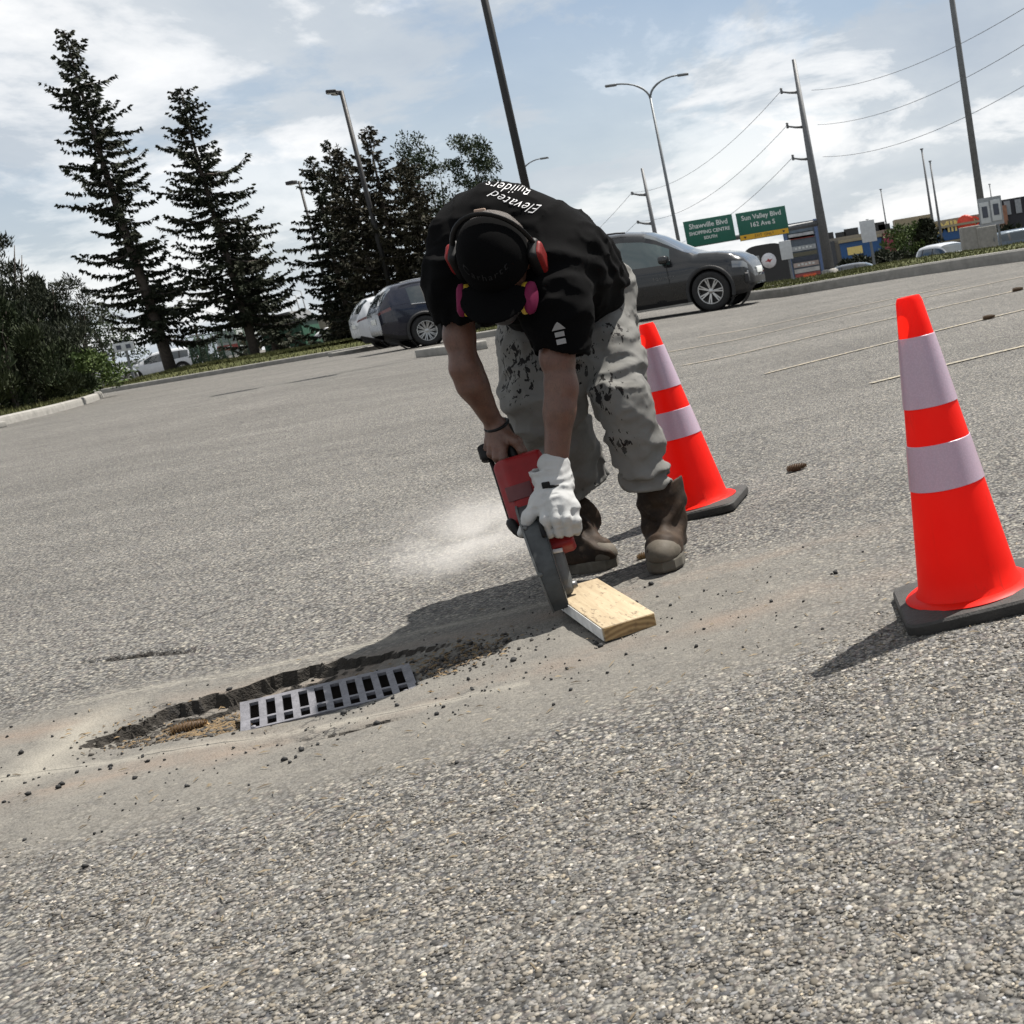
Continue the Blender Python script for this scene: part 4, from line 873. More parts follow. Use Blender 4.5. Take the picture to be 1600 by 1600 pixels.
def car(name, label, wheel_px, which, phi, body, spec, group=None, pos=None, z=None, simple=False, spokes=10, tint=None, trim=True, badge=None, chrome=False):
    """spec: L, top outline, belt, width, wheels (rear x, front x), R. The right-hand side is y<0, the front is +x."""
    L = spec['L']; R = spec['R']; xr, xf = spec['wheels']; wmax = spec['w']
    c, s = math.cos(phi), math.sin(phi)
    if pos is None:
        g = on(*wheel_px); wxx = {'fr': xf, 'rr': xr}[which]; lx, ly = wxx-L/2, -wmax+.1; o = Vector((g.x-(lx*c-ly*s), g.y-(lx*s+ly*c), g.z))
    else: o = Vector(pos)
    if z is not None: o.z = z
    t = thing(name, label, 'car', o, phi, group)
    top = spec['top']; ax, az = zip(*top); bx, bz = zip(*spec['belt']); wx_, ww = zip(*spec['plan']); bbx, bbz = zip(*spec['bottom'])
    xs = sorted(set(list(np.round(np.arange(0, L+.001, .05), 3))+[L]))
    F_ = [0, .10, .2, .3, .4, .5, .6, .7, .8, .9, 1.0]; Wf = np.interp(F_, [0, .12, .3, .5, .7, .88, 1.], [.90, .965, .985, 1., .997, .985, .955])
    nU = 6; rows = len(F_)+nU+4; V = []; tops = []
    for x in xs:
        zt = np.interp(x, ax, az); zb = np.interp(x, bbx, bbz); be = min(np.interp(x, bx, bz), zt-.05); w = np.interp(x, wx_, ww)
        cab = min(1, max(0, (zt-be)/.5)); we = w*(.90-.20*cab); ze = be+(zt-be)*(.86 if cab > .3 else .7); row = []
        for f_, wf in zip(F_, Wf): row.append((w*wf, zb+(be-zb)*f_))
        for k in range(1, nU+1): q = k/nU; row.append((w*.955+(we-w*.955)*q+.012*math.sin(q*math.pi), be+(ze-be)*q))
        for q, zq in ((.86, .52), (.6, .84), (.3, .97), (0, 1.)): row.append((we*q, ze+(zt-ze)*zq))
        V.append([(x, -y, z_) for y, z_ in row]); tops.append((zt, be, cab))
    NB_, NU0 = len(F_)-1, len(F_)-1
    parts = {}
    def put(key, quad): parts.setdefault(key, []).append(quad)
    wc = [(xr, R), (xf, R)]; ra = R*1.13
    # snap wheel openings
    W2 = [[list(p) for p in r] for r in V]
    for i, r in enumerate(W2):
        for j, p in enumerate(r[:len(F_)]):
            for cx, cz in wc:
                d = math.hypot(p[0]-cx, p[2]-cz)
                if d < ra and d > 1e-6: p[0] = cx+(p[0]-cx)*ra/d; p[2] = cz+(p[2]-cz)*ra/d
    for i in range(len(xs)-1):
        xm = (xs[i]+xs[i+1])/2; zt, be, cab = tops[i]
        for j in range(rows-1):
            q = [V[i][j], V[i+1][j], V[i+1][j+1], V[i][j+1]]
            zc = sum(p[2] for p in q)/4; inside = False
            if j < len(F_)-1:
                n_in = sum(any(math.hypot(p[0]-cx, p[2]-cz) < ra-1e-4 for cx, cz in wc) for p in q)
                if n_in == 4: continue
                q = [W2[i][j], W2[i+1][j], W2[i+1][j+1], W2[i][j+1]]
            key = 'body'
            side_row = NU0 <= j < NU0+nU; roof_row = j >= NU0+nU
            zloc = q[2][2]-q[0][2]
            if side_row and NU0 <= j < NU0+nU-1 and cab > spec.get('gmin', .42) and spec['glass'][0] < xm < spec['glass'][1] and j >= NU0:
                key = 'side_window'
                if any(abs(xm-p) < .05 for p in spec['pillars']): key = 'pillar'
            elif roof_row and spec['ws'][0] < xm < spec['ws'][1]: key = 'windscreen'
            elif roof_row and spec['rw'][0] < xm < spec['rw'][1]: key = 'rear_window'
            elif side_row and (spec['ws'][0]+.12 < xm < spec['ws'][1]-.05) and cab > .3 and j < NU0+nU-1 and xm < spec['glass'][1]: key = 'side_window'
            elif j < 1 and trim: key = 'sill_trim'
            elif xm > spec['hl'][0] and xm < spec['hl'][1] and NB_-2 <= j < NB_: key = 'headlight'
            elif xm < spec['tl'] and NB_-1 <= j <= NB_-1: key = 'tail_light'
            elif xm > L-.12 and 2 <= j <= 6: key = 'grille'
            put(key, q)
    # ends
    for i in (0, len(xs)-1):
        for j in range(rows-1): a, b_ = V[i][j], V[i][j+1]; put('body' if i == 0 else 'grille' if 2 <= j <= 6 else 'body', [a, b_, (b_[0], 0, b_[2]), (a[0], 0, a[2])])
    mats = dict(body=body, side_window=tint or SIDEG, windscreen=SIDEG, rear_window=SIDEG, pillar=PLASTIC, sill_trim=PLASTIC, headlight=HEADL, tail_light=TAILL, grille=PLASTIC)
    nm = dict(pillar='door_pillar')
    for key, qs in parts.items():
        for sg in ((1, -1) if key in ('side_window', 'headlight', 'tail_light', 'pillar', 'sill_trim') else (0,)):
            vs = []; fs = []
            for q in qs:
                for e in ((sg,) if sg else (1, -1)):
                    k = len(vs); vs += [(p[0]-L/2, p[1]*e, p[2]) for p in q]; fs.append((k, k+1, k+2, k+3) if e == 1 else (k+3, k+2, k+1, k))
            me = bpy.data.meshes.new(key); me.from_pydata(vs, [], fs); bm = bmesh.new(); bm.from_mesh(me); bmesh.ops.remove_doubles(bm, verts=bm.verts, dist=.0008); bmesh.ops.recalc_face_normals(bm, faces=bm.faces); bm.to_mesh(me); bm.free()
            me.polygons.foreach_set('use_smooth', np.ones(len(me.polygons), bool)); me.set_sharp_from_angle(angle=rad(38)); link(nm.get(key, key), me, mats[key], t)
    # inner shell so that the wheel wells are dark
    MB().box((0, 0, .52), (L*.88, wmax*1.55, .50), None, .05).build('underbody', SHELLD, t)
    for cx in (xr, xf):
        for sd in (-1, 1):
            MB().lathe([(ra*.98, -.30), (ra*1.0, .0)], 32, Matrix.Translation((cx-L/2, sd*(wmax-.04), R)) @ Matrix.Rotation(rad(90)*-sd, 4, 'X')).build('wheel_well', SHELLD, t)
            if trim:
                rings = [(ra*.985, .0), (ra*.985, .022), (ra*1.14, .020), (ra*1.15, .0)]; mb = MB(); n = 26; vs = []; fs = []
                m_ = Matrix.Translation((cx-L/2, sd*(wmax-.015), R)) @ Matrix.Rotation(rad(90)*-sd, 4, 'X')
                for k in range(n+1):
                    a = math.pi*(-.10+1.20*k/n)*1.0
                    for r_, zz_ in rings: vs.append(m_ @ Vector((r_*math.cos(a), -r_*math.sin(a)*sd*-1 if False else r_*math.sin(a)*(1 if sd == -1 else -1), zz_)))
                for k in range(n):
                    for q in range(3): fs.append((k*4+q, k*4+q+1, (k+1)*4+q+1, (k+1)*4+q))
                mb.add(vs, fs, True); mb.build('wheel_arch_trim', PLASTIC, t)
            wheel(t, cx-L/2, sd*(wmax-.115), R, sd, spokes)
    if simple: return t
    for sd in (-1, 1):
        xm, zm = spec['mirror']; mr = MB(); 
        me = sdf_mesh('mirror', lambda P: rbox(P, (0, 0, 0), np.eye(3), (.09, .12, .075), .05), (-.2, -.2, -.2), (.2, .2, .2), .02); mo = link('mirror', me, body, t); mo.location = (xm-L/2, sd*(wmax+.05), zm)
        MB().tube([(xm-L/2, sd*(wmax-.1), zm-.08), (xm-L/2, sd*(wmax+.02), zm-.05)], .025, 6).build('mirror_arm', PLASTIC, t)
        for hx in spec['handles']: MB().box((hx-L/2, sd*(wmax+.004), spec['hz']), (.18, .03, .03), None, .01).build('door_handle', body, t)
        for lx in spec['seams']:
            z0, z1 = .36, np.interp(lx, bx, bz); pts = [(lx-L/2+.02*math.sin(q*3), sd*(np.interp(lx, wx_, ww)*np.interp(q, F_, Wf)+.002), z0+(z1-z0)*q) for q in np.linspace(.05, 1, 9)]
            MB().tube(pts, .006, 4, False).build('door_seam', SHELLD, t)
        rl = [(x_-L/2, sd*(wmax*.955*.70+.01), np.interp(x_, ax, az)-.012) for x_ in np.linspace(*spec['rail'], 10)]; MB().tube(rl, .018, 6).build('roof_rail', CHROME if chrome else PLASTIC, t)
        if chrome:
            bl = [(x_-L/2, sd*(np.interp(x_, wx_, ww)*.955+.008), np.interp(x_, bx, bz)+.005) for x_ in np.linspace(spec['glass'][0], spec['glass'][1]+.2, 16)]; MB().tube(bl, .014, 6).build('chrome_strip', CHROME, t)
        MB().box((L/2-.16, sd*wmax*.70, .50), (.10, .20, .20), Matrix.Rotation(-sd*.6, 3, 'Z'), .03).build('fog_lamp_bezel', PLASTIC, t); MB().box((L/2-.125, sd*wmax*.72, .53), (.10, .045, .20), Matrix.Rotation(-sd*.6, 3, 'Z'), .01).build('daytime_light', HEADL, t)
    MB().box((L/2+.002, 0, .62), (.03, .5, .12), None, .01).build('number_plate', SWHITE, t)
    MB().box((-L/2-.002, 0, .80), (.03, .5, .14), None, .01).build('number_plate', SWHITE, t)
    MB().box((0, 0, .27), (L*.86, wmax*1.5, .1), None, .03).build('floor_pan', SHELLD, t)
    if badge: text('badge', badge, .07, (2.95-L/2, -wmax-.004, .74), pm('badge_grey', (.16, .16, .16), .5), t, (1, 0, 0), (0, 0, 1), spacing=1.5)
    return t
SUV = dict(L=4.58, R=.368, w=.92, wheels=(.95, 3.78), top=[(0, 1.0), (.04, 1.08), (.12, 1.20), (.30, 1.46), (.48, 1.60), (.9, 1.655), (1.6, 1.67), (2.2, 1.655), (2.6, 1.59), (2.85, 1.48), (3.38, 1.145), (3.55, 1.105), (4.0, 1.06), (4.28, .99), (4.44, .89), (4.54, .74), (4.58, .62)],
    belt=[(0, .97), (.3, 1.07), (1.2, 1.03), (3.2, .97), (3.5, .98), (4.58, .8)], plan=[(0, .66), (.08, .76), (.3, .86), (.8, .905), (2.2, .92), (3.85, .915), (4.18, .88), (4.40, .78), (4.52, .62), (4.58, .48)], bottom=[(0, .45), (.3, .30), (.6, .24), (4.1, .22), (4.45, .26), (4.58, .36)],
    glass=(.52, 3.12), pillars=(1.0, 1.95), ws=(2.66, 3.34), rw=(.09, .44), hl=(4.24, 4.50), tl=.30, mirror=(3.02, 1.07), handles=(1.35, 2.25), hz=.90, seams=(1.0, 1.98, 3.02), rail=(.7, 2.3))
GREYP = paint('graphite_metallic_paint', (.011, .012, .0135), .1); NAVYP = paint('navy_paint', (.006, .008, .022), .1); WHITEP = paint('white_pearl_paint', (.66, .68, .71), .0)
car('grey_suv', 'dark grey car parked nose right behind the worker', (1118, 485), 'fr', rad(-7), GREYP, dict(SUV, top=[(x, z*1.035 if z > 1.12 else z*1.01) for x, z in SUV['top']]), 'parked cars by the kerb', tint=glass_mat('green_tinted_glass', (.05, .085, .085)), badge='EQUINOX', spokes=7)
N_ = dict(SUV); N_['L'] = 4.95; N_['top'] = [(x*4.95/4.58, z*1.03) for x, z in SUV['top']]; N_['belt'] = [(x*4.95/4.58, z*1.04) for x, z in SUV['belt']]; N_['plan'] = [(x*4.95/4.58, w_*1.04) for x, w_ in SUV['plan']]; N_['bottom'] = [(x*4.95/4.58, z) for x, z in SUV['bottom']]; N_['w'] = .957; N_['R'] = .385; N_['wheels'] = (1.02, 4.05); N_['glass'] = (.8, 3.3); N_['ws'] = (2.83, 3.55); N_['rw'] = (.1, .47); N_['hl'] = (4.58, 4.86); N_['pillars'] = (1.2, 2.1); N_['seams'] = (1.3, 2.1, 3.2)
car('navy_suv', 'navy blue car with chrome window trim parked left of the worker', (672, 540), 'rr', rad(33), NAVYP, N_, 'parked cars by the kerb', chrome=True, spokes=10)
car('white_suv', 'white car whose tail sticks out behind the navy car', (621, 541), 'rr', rad(33), WHITEP, SUV, 'parked cars by the kerb', spokes=8)
SED = dict(SUV); SED['top'] = [(x, z-.12 if z > 1.1 else z) for x, z in SUV['top']]
car('white_suv', 'white car half hidden by the tallest spruce trunk', None, None, rad(186), WHITEP, SUV, 'far cars on the left', pos=at(262, 584, 76), z=.12, simple=True)
SILV_P = paint('silver_paint', (.42, .43, .44), .5)
car('silver_wagon', 'silver wagon seen from behind beside the left thicket', None, None, rad(75), SILV_P, SUV, 'far cars on the left', pos=at(143, 596, 62), z=.05, simple=True)
car('white_van', 'white van beyond the right verge in front of the store', None, None, rad(-62), WHITEP, dict(SUV, top=[(x, z*1.02) for x, z in SUV['top']]), 'cars on the road beyond the verge', pos=at(1486, 418, 62), z=-1.2, simple=True)
car('grey_car', 'small dark grey car roof right of the power pole', None, None, rad(-10), paint('pewter_paint', (.12, .13, .14), .4), SED, 'cars on the road beyond the verge', pos=at(1350, 438, 86), z=-1.55, simple=True)
car('dark_car', 'dark car front below the grey sign panel', None, None, rad(-25), paint('charcoal_paint', (.05, .055, .06), .4), SED, 'cars on the road beyond the verge', pos=at(1218, 448, 76), z=-1.35, simple=True)
car('blue_grey_car', 'blue grey car cut off by the right edge under the black store', None, None, rad(10), paint('bluegrey_paint', (.10, .13, .16), .4), SED, 'cars on the road beyond the verge', pos=at(1612, 385, 60), z=-.95, simple=True)
car('pale_car', 'pale car roof between the silver wagon and the white sign', None, None, rad(180), paint('pale_grey_paint', (.30, .31, .32), .4), SED, 'far cars on the left', pos=at(186, 588, 80), z=.0, simple=True)

# ================================================================ drain grate
IRON = pm('cast_iron_grate', (.17, .168, .185), .6, .2, .3, 26, .35, 90)
dz0 = gz(DC[0], DC[1])
dr = thing('drain_grate', 'slotted grey metal drain grate sunk in broken asphalt', 'drain grate', (DC[0]+DY[0]*GV0, DC[1]+DY[1]*GV0, dz0-.012), 0, None, rot=(0, 0, DA))
def gzv(v):                       # height across the grate: shallow trough, far half rising
    return np.interp(v, [-DW/2, -.025, DW/2], [.001, .005, .022])
def bar(u0, u1, v0, v1, th=.016, nv=2):
    th = min(th, .008)
    mb = MB(); vs = []; n = nv
    for k in range(n+1):
        v = v0+(v1-v0)*k/n; z = gzv(v)
        sk = SKEW*v; vs += [(u0+sk, v, z-th), (u1+sk, v, z-th), (u1+sk, v, z), (u0+sk, v, z)]
    fs = [(0, 1, 2, 3), (4*n+3, 4*n+2, 4*n+1, 4*n)]
    for k in range(n):
        for q in range(4): fs.append((4*k+q, 4*k+4+q, 4*k+4+(q+1) % 4, 4*k+(q+1) % 4))
    return mb.add(vs, fs)
for (v0, v1, nm_) in ((-DW/2, -DW/2+.011, 'frame_rail'), (-.030, -.019, 'middle_rail'), (DW/2-.018, DW/2, 'frame_rail')):
    bar(-DL/2, DL/2, v0, v1, .022, 1).build(nm_, IRON, dr)
for v_k in (-DW/2+.005, DW/2-.005):
    MB().add([(u_+SKEW*v_k, v_k+q, z_) for z_ in (-.11, float(gzv(v_k))-.0085) for q in (-.003, .003) for u_ in (-DL/2+.006, DL/2-.006)], [(0, 1, 3, 2), (4, 6, 7, 5), (0, 4, 5, 1), (2, 3, 7, 6), (0, 2, 6, 4), (1, 5, 7, 3)]).build('frame_skirt', pm('rusty_frame', (.03, .022, .018), .9), dr)
ns = 10; per = (DL-.044+.017)/ns
for k in range(ns+1):
    w_ = .017 if 0 < k < ns else .022; uc = -DL/2+.022-.0085+per*k if 0 < k < ns else (-1 if k == 0 else 1)*(DL/2-.011)
    bar(uc-w_/2, uc+w_/2, -DW/2+.0108, -.0302, .018, 1).build('bar', IRON, dr)
    bar(uc-w_/2, uc+w_/2, -.0188, DW/2-.0178, .018, 1).build('bar', IRON, dr)
for s in (-1, 1): MB().lathe([(0, .004), (.005, .004), (.0065, 0), (.0065, -.004)], 10, Matrix.Translation((s*(DL/2-.03)+SKEW*(-DW/2+.008), -DW/2+.008, .002))).build('bolt', IRON, dr)

# ================================================================ traffic cones
def cone_mat():
    b = NB('fluorescent_orange_pvc'); b.alb = .95; n = b.noise(7, 5, .6); c = b.mix(b.ramp(n, [(.35, 0.), (.75, 1.)]), (.88, .012, .005), (.95, .020, .007))
    sc = b.math('MULTIPLY', b.ramp(b.noise(24, 6, .75, .8, b.vec((1, 1, .25))), [(.58, 0.), (.70, .55)]), b.ramp(b.noise(5, 3), [(.45, .15), (.65, 1.)])); c = b.mix(sc, c, (.22, .03, .018)); b.set(Base_Color=c, Roughness=.45, Specular_IOR_Level=.22, Normal=b.bump(b.noise(18, 3), .07, .012))
    tr = b.n('ShaderNodeBsdfTranslucent'); tr.inputs[0].default_value = (.95, .022, .008, 1); mx = b.n('ShaderNodeMixShader'); mx.inputs[0].default_value = .42
    b.l(b.b.outputs[0], mx.inputs[1]); b.l(tr.outputs[0], mx.inputs[2]); b.l(mx.outputs[0], b.o.inputs[0]); return b.m
def collar_mat():
    b = NB('retroreflective_collar'); b.alb = .9; v = b.voro(260, out='Distance'); n = b.noise(10, 4)
    c = b.mix(b.ramp(v, [(.3, 0.), (.6, .5)]), (.52, .43, .53), (.40, .34, .42)); c = b.mix(b.ramp(n, [(.55, 0.), (.8, .25)]), c, (.30, .27, .30)); b.set(Base_Color=c, Roughness=.32, Specular_IOR_Level=.6, Coat_Weight=.3, Normal=b.bump(v, .12, .002))
    tr = b.n('ShaderNodeBsdfTranslucent'); tr.inputs[0].default_value = (.55, .42, .52, 1); mx = b.n('ShaderNodeMixShader'); mx.inputs[0].default_value = .25
    b.l(b.b.outputs[0], mx.inputs[1]); b.l(tr.outputs[0], mx.inputs[2]); b.l(mx.outputs[0], b.o.inputs[0]); return b.m
CONEM, COLM = cone_mat(), collar_mat(); RUB = pm('black_rubber_base', (.035, .033, .030), .75, var=.35, scale=12, bump=.3, bscale=150)
def lot_normal(x, y):
    e = .15; return Vector((gz(x-e, y)-gz(x+e, y), gz(x, y-e)-gz(x, y+e), 2*e)).normalized()
def make_cone(label, px, py, yaw, H=.71, lean=(0, 0)):
    f = on(px, py); nrm = (lot_normal(f.x, f.y)+Vector((lean[0], lean[1], 0))).normalized()
    q = Vector((0, 0, 1)).rotation_difference(nrm).to_matrix().to_4x4() @ Matrix.Rotation(yaw, 4, 'Z')
    t = thing('traffic_cone', label, 'traffic cone', f, 0, 'orange traffic cones', rot=q.to_euler())
    hb = .030; hw = .165
    bs_ = MB(); pl = []
    for a in range(4):
        for k in range(5):
            ang = rad(90*a+90*k/4); cx, cy = [(1, 1), (-1, 1), (-1, -1), (1, -1)][a]; pl.append(((hw-.035)*cx+.035*math.cos(ang), (hw-.035)*cy+.035*math.sin(ang)))
    n = len(pl); vs = []
    for sc, z in ((.985, 0), (1, .006), (1, hb-.006), (.975, hb), (.70, hb+.006)): vs += [(x*sc, y*sc, z) for x, y in pl]
    fs = [(r*n+i, r*n+(i+1) % n, (r+1)*n+(i+1) % n, (r+1)*n+i) for r in range(4) for i in range(n)]+[tuple(range(n-1, -1, -1)), tuple(4*n+i for i in range(n))]
    bs_.add(vs, fs, True).build('base', RUB, t, 30)
    def R(q): return .116+(.0275-.116)*q                                  # q: 0 at the foot, 1 at the tip
    z0 = hb+.004; z1 = H
    def zq(q): return z0+(z1-z0)*q
    prof = [(R(0)+.030, zq(0)+.001), (R(0)+.022, zq(0)+.006), (R(0)+.006, zq(.012)), (R(.03), zq(.03))]+[(R(q), zq(q)) for q in np.linspace(.08, .985, 14)]+[(R(1)-.003, zq(1)), (R(1)-.008, zq(1)-.002), (R(1)-.009, zq(.98))]
    MB().lathe(prof, 48).build('body', CONEM, t, 40)
    for a, b_ in ((.645, .873), (.375, .525)):
        MB().lathe([(R(a)+.0005, zq(a)), (R(a)+.0022, zq(a)+.001)]+[(R(q)+.0022, zq(q)) for q in np.linspace(a+.01, b_-.01, 6)]+[(R(b_)+.0022, zq(b_)-.001), (R(b_)+.0005, zq(b_))], 48).build('reflective_collar', COLM, t, 40)
    return t
make_cone('large near orange cone with two grey reflective collars at the right edge', 1519, 941, rad(4), .695, (-.022, 0))
make_cone('farther orange cone half hidden behind the leg of the worker', 1094, 797, rad(-6), .705, (-.045, 0))
# ================================================================ plank
def wood_mat():
    b = NB('fresh_cut_lumber'); v = b.vec((3, 40, 40)); n = b.noise(2.2, 6, .6, .5, v); w = b.mix(b.ramp(n, [(.3, 0.), (.7, 1.)]), (.37, .285, .175), (.50, .405, .265))
    spk = b.ramp(b.noise(60, 4, .7, 0, b.vec((.35, 1, 1))), [(.56, 0.), (.66, .8)]); w = b.mix(spk, w, (.12, .08, .045)); dr_ = b.ramp(b.noise(7, 4), [(.5, 0.), (.8, .4)]); w = b.mix(dr_, w, (.30, .22, .13))
    b.set(Base_Color=w, Roughness=.75, Normal=b.bump(n, .15, .004)); return b.m
def endgrain_mat():
    b = NB('lumber_end_grain'); w = b.n('ShaderNodeTexWave', wave_type='RINGS'); w.inputs['Scale'].default_value = 22; w.inputs['Distortion'].default_value = 2.5; b.l(b.vec(loc=(.02, 0, .12)), w.inputs['Vector'])
    c = b.mix(w.outputs[0], (.26, .16, .065), (.46, .31, .14)); c = b.mix(b.ramp(b.noise(40, 4), [(.55, 0.), (.75, .6)]), c, (.10, .06, .03)); b.set(Base_Color=c, Roughness=.8); return b.m
pa = on(946, 997); pb = on(1026, 979); pm_ = (pa+pb)/2; hd = Vector((-.47, .88, 0)).normalized(); wdv = Vector((hd.y, -hd.x, 0)); PL, PW, PT = .50, .138, .038
pc_ = pm_+hd*(PL/2); nrm = lot_normal(pc_.x, pc_.y); 
pk = thing('wooden_plank', 'short thick lumber plank lying by the saw blade', 'plank', (pc_.x, pc_.y, gz(pc_.x, pc_.y)+.004), 0, None, rot=(0, -.02, math.atan2(hd.y, hd.x)))
MB().box((0, 0, PT/2), (PL, PW, PT), None, .003).build('board', wood_mat(), pk)
MB().box((-PL/2-.0008, 0, PT/2), (.002, PW-.006, PT-.006)).build('end_grain', endgrain_mat(), pk)
MB().box((0, PW/2+.0008, PT/2), (PL-.008, .002, PT-.006)).build('painted_side', pm('chalky_white_paint', (.62, .62, .60), .8, var=.2, scale=30), pk)
# ================================================================ pine cones and scraps
def pine_cone(label, px, py, L_, az, col):
    f = on(px, py); f.z = float(ground_z(f.x, f.y)); t = thing('pine_cone', label, 'pine cone', f+Vector((0, 0, L_*.17)), 0, 'fallen spruce cones', rot=(0, rad(90), az)); mb = MB(); n = 14
    m_ = pm('cone_scale_'+col, dict(tan=(.42, .27, .12), dark=(.16, .10, .055))[col], .7, var=.4, scale=60); r_ = random.Random(int(px))
    MB().lathe([(.001, -L_/2), (L_*.13, -L_*.35), (L_*.16, 0), (L_*.10, L_*.35), (.001, L_/2)], 10).build('core', pm('cone_core', (.10, .06, .03), .8), t)
    for i in range(90):
        q = (i+.5)/90; a = i*2.39996; z = -L_/2+L_*q; rr = L_*.165*math.sin(math.pi*min(.98, q*.9+.08))**.7; c, s = math.cos(a), math.sin(a); o = Vector((c*rr*.75, s*rr*.75, z)); out_ = Vector((c, s, .55)).normalized(); sd = Vector((-s, c, 0)); l_ = L_*.12*(1.1-.4*q); w_ = L_*.075
        mb.add([o-sd*w_*.5, o+out_*l_*.6-sd*w_, o+out_*l_, o+out_*l_*.6+sd*w_, o+sd*w_*.5, o+out_*l_*.5+Vector((c, s, -.4))*l_*.12], [(0, 1, 2, 5), (4, 5, 2, 3), (0, 5, 4)])
    mb.build('scales', m_, t); return t
pine_cone('tan spruce cone lying left of the drain grate', 290, 1122, .085, DA+.15, 'tan')
pine_cone('brown spruce cone lying alone on the lot between the cones', 1245, 736, .085, .35, 'dark')
pine_cone('broken spruce cone beside the toe of the front boot', 1008, 872, .055, .6, 'tan')
pine_cone('dark spruce cone at the right edge on the bay line', 1590, 455, .12, .2, 'dark')
pine_cone('dark spruce cone right behind the near traffic cone', 1545, 499, .11, .2, 'dark')
# pine needles and twigs (too many to count)
def litter(n, name, u, v, L_, mat, col=None):
    x = DC[0]+u*DX[0]+v*DY[0]; y = DC[1]+u*DX[1]+v*DY[1]; k = ~((np.abs(u) < DL/2) & (np.abs(v) < DW/2)); x, y = x[k], y[k]; n = len(x); a = RNG.random(n)*6.283; l_ = RNG.uniform(*L_, n); z = ground_z(x, y)+.003
    D = np.stack([np.cos(a)*l_, np.sin(a)*l_, RNG.normal(0, .12, n)*l_], 1); S_ = np.stack([-np.sin(a), np.cos(a), 0*a], 1)*.0011; P = np.stack([x, y, z], 1)
    V = np.stack([P-S_, P+S_, P+D+S_, P+D-S_, P+D*.5+np.array([0, 0, .003])], 1).reshape(-1, 3); Fc = (np.array([(0, 1, 4), (1, 2, 4), (2, 3, 4), (3, 0, 4)])[None]+5*np.arange(n)[:, None, None]).reshape(-1, 3)
    struct(link(name, np_mesh(name, V, Fc), mat), 'stuff')
NEED = foliage_mat('dry_needles', (.09, .06, .032), (.26, .185, .10), (.14, .10, .055))
litter(0, 'pine_needle_litter', np.concatenate([RNG.normal(-.30, .09, 520), RNG.normal(.30, .07, 260), RNG.normal(-.1, .25, 260)]), np.concatenate([RNG.normal(.03, .05, 520), RNG.normal(.04, .07, 260), RNG.normal(.12, .05, 260)]), (.008, .024), NEED)
litter(0, 'scattered_twigs', RNG.normal(.2, 1.1, 500), RNG.normal(-.9, .55, 500), (.008, .03), foliage_mat('dry_twigs', (.05, .04, .03), (.26, .21, .14), (.1, .08, .05)))

# ================================================================ the worker
def n3(P, f, o=3, off=0.): return fbm(P[..., 0]*f+off, P[..., 1]*f+off*.7, P[..., 2]*f+off*1.3, o)-.5
def ridge(P, f, off=0.): return (1-np.abs(2*(fbm(P[..., 0]*f+off, P[..., 1]*f+off*.7, P[..., 2]*f+off*1.3, 2))-1))**6
def v3(*a): return np.array(a, np.float32)
def atn(px, py, Y): return np.array(at(px, py, Y), np.float32)
def cloth(name, col, rough=.85, weave=700, bump=.12, var=.15):
    b = NB(name); n = b.noise(6, 5, .6); w = b.noise(weave, 2, .5); c = b.mix(b.ramp(n, [(.3, 0.), (.7, 1.)]), tuple(x*(1-var) for x in col), tuple(x*(1+var) for x in col))
    b.set(Base_Color=c, Roughness=min(1, rough+.1), Specular_IOR_Level=.06, Normal=b.bump(b.math('ADD', b.math('MULTIPLY', w, .25), b.noise(45, 5, .6)), bump, .006)); return b.m
def trouser_mat():
    b = NB('stained_canvas'); n = b.noise(5, 5, .6); c = b.mix(b.ramp(n, [(.3, 0.), (.7, 1.)]), (.160, .158, .150), (.228, .226, .214))
    c = b.mix(b.ramp(b.noise(9, 5, .7, .4), [(.50, 0.), (.66, .35)]), c, (.13, .12, .10))
    d = b.voro(48, vec=b.vec((1.25, 1, .55), (.0, .35, .2))); k = b.math('MULTIPLY', b.math('LESS_THAN', b.math('ADD', d, b.math('MULTIPLY', b.noise(120, 3), .22)), .42), b.ramp(b.noise(7.5, 3, .55), [(.53, 0.), (.58, 1.)]))
    d2 = b.voro(22, vec=b.vec((1.2, 1, .8), (.3, 0, .5))); k2 = b.math('MULTIPLY', b.math('LESS_THAN', b.math('ADD', d2, b.math('MULTIPLY', b.noise(90, 4, .7), .4)), .42), b.ramp(b.noise(5, 2), [(.57, 0.), (.62, 1.)]))
    cl = None
    for (p, r_) in ((at(800, 575, 3.66), .15), (at(790, 520, 3.75), .08), (at(928, 600, 3.58), .13), (at(905, 560, 3.70), .10), (at(965, 690, 3.58), .08), (at(965, 470, 3.80), .06), (at(960, 520, 3.72), .07)):
        dn = b.n('ShaderNodeVectorMath', operation='DISTANCE'); b.l(b.tc.outputs['Object'], dn.inputs[0]); dn.inputs[1].default_value = p; g = b.ramp(dn.outputs['Value'], [(r_*.45, 1.), (r_, 0.)]); cl = g if cl is None else b.math('MAXIMUM', cl, g)
    dots = b.math('GREATER_THAN', b.math('ADD', b.noise(46, 3, .6, .4, b.vec((1.5, 1.2, .62), (.0, .3, .2))), b.math('MULTIPLY', cl, .20)), .755)
    k = b.math('MAXIMUM', dots, b.math('MULTIPLY', k, .0)); k2 = b.math('MULTIPLY', k2, b.math('GREATER_THAN', cl, .3))
    c = b.mix(b.math('MAXIMUM', k, b.math('MULTIPLY', k2, .8)), c, (.015, .014, .014))
    b.set(Base_Color=c, Roughness=.9, Specular_IOR_Level=.2, Normal=b.bump(b.math('ADD', b.math('MULTIPLY', b.noise(800, 2), .2), b.noise(40, 5, .6)), .15, .006)); return b.m
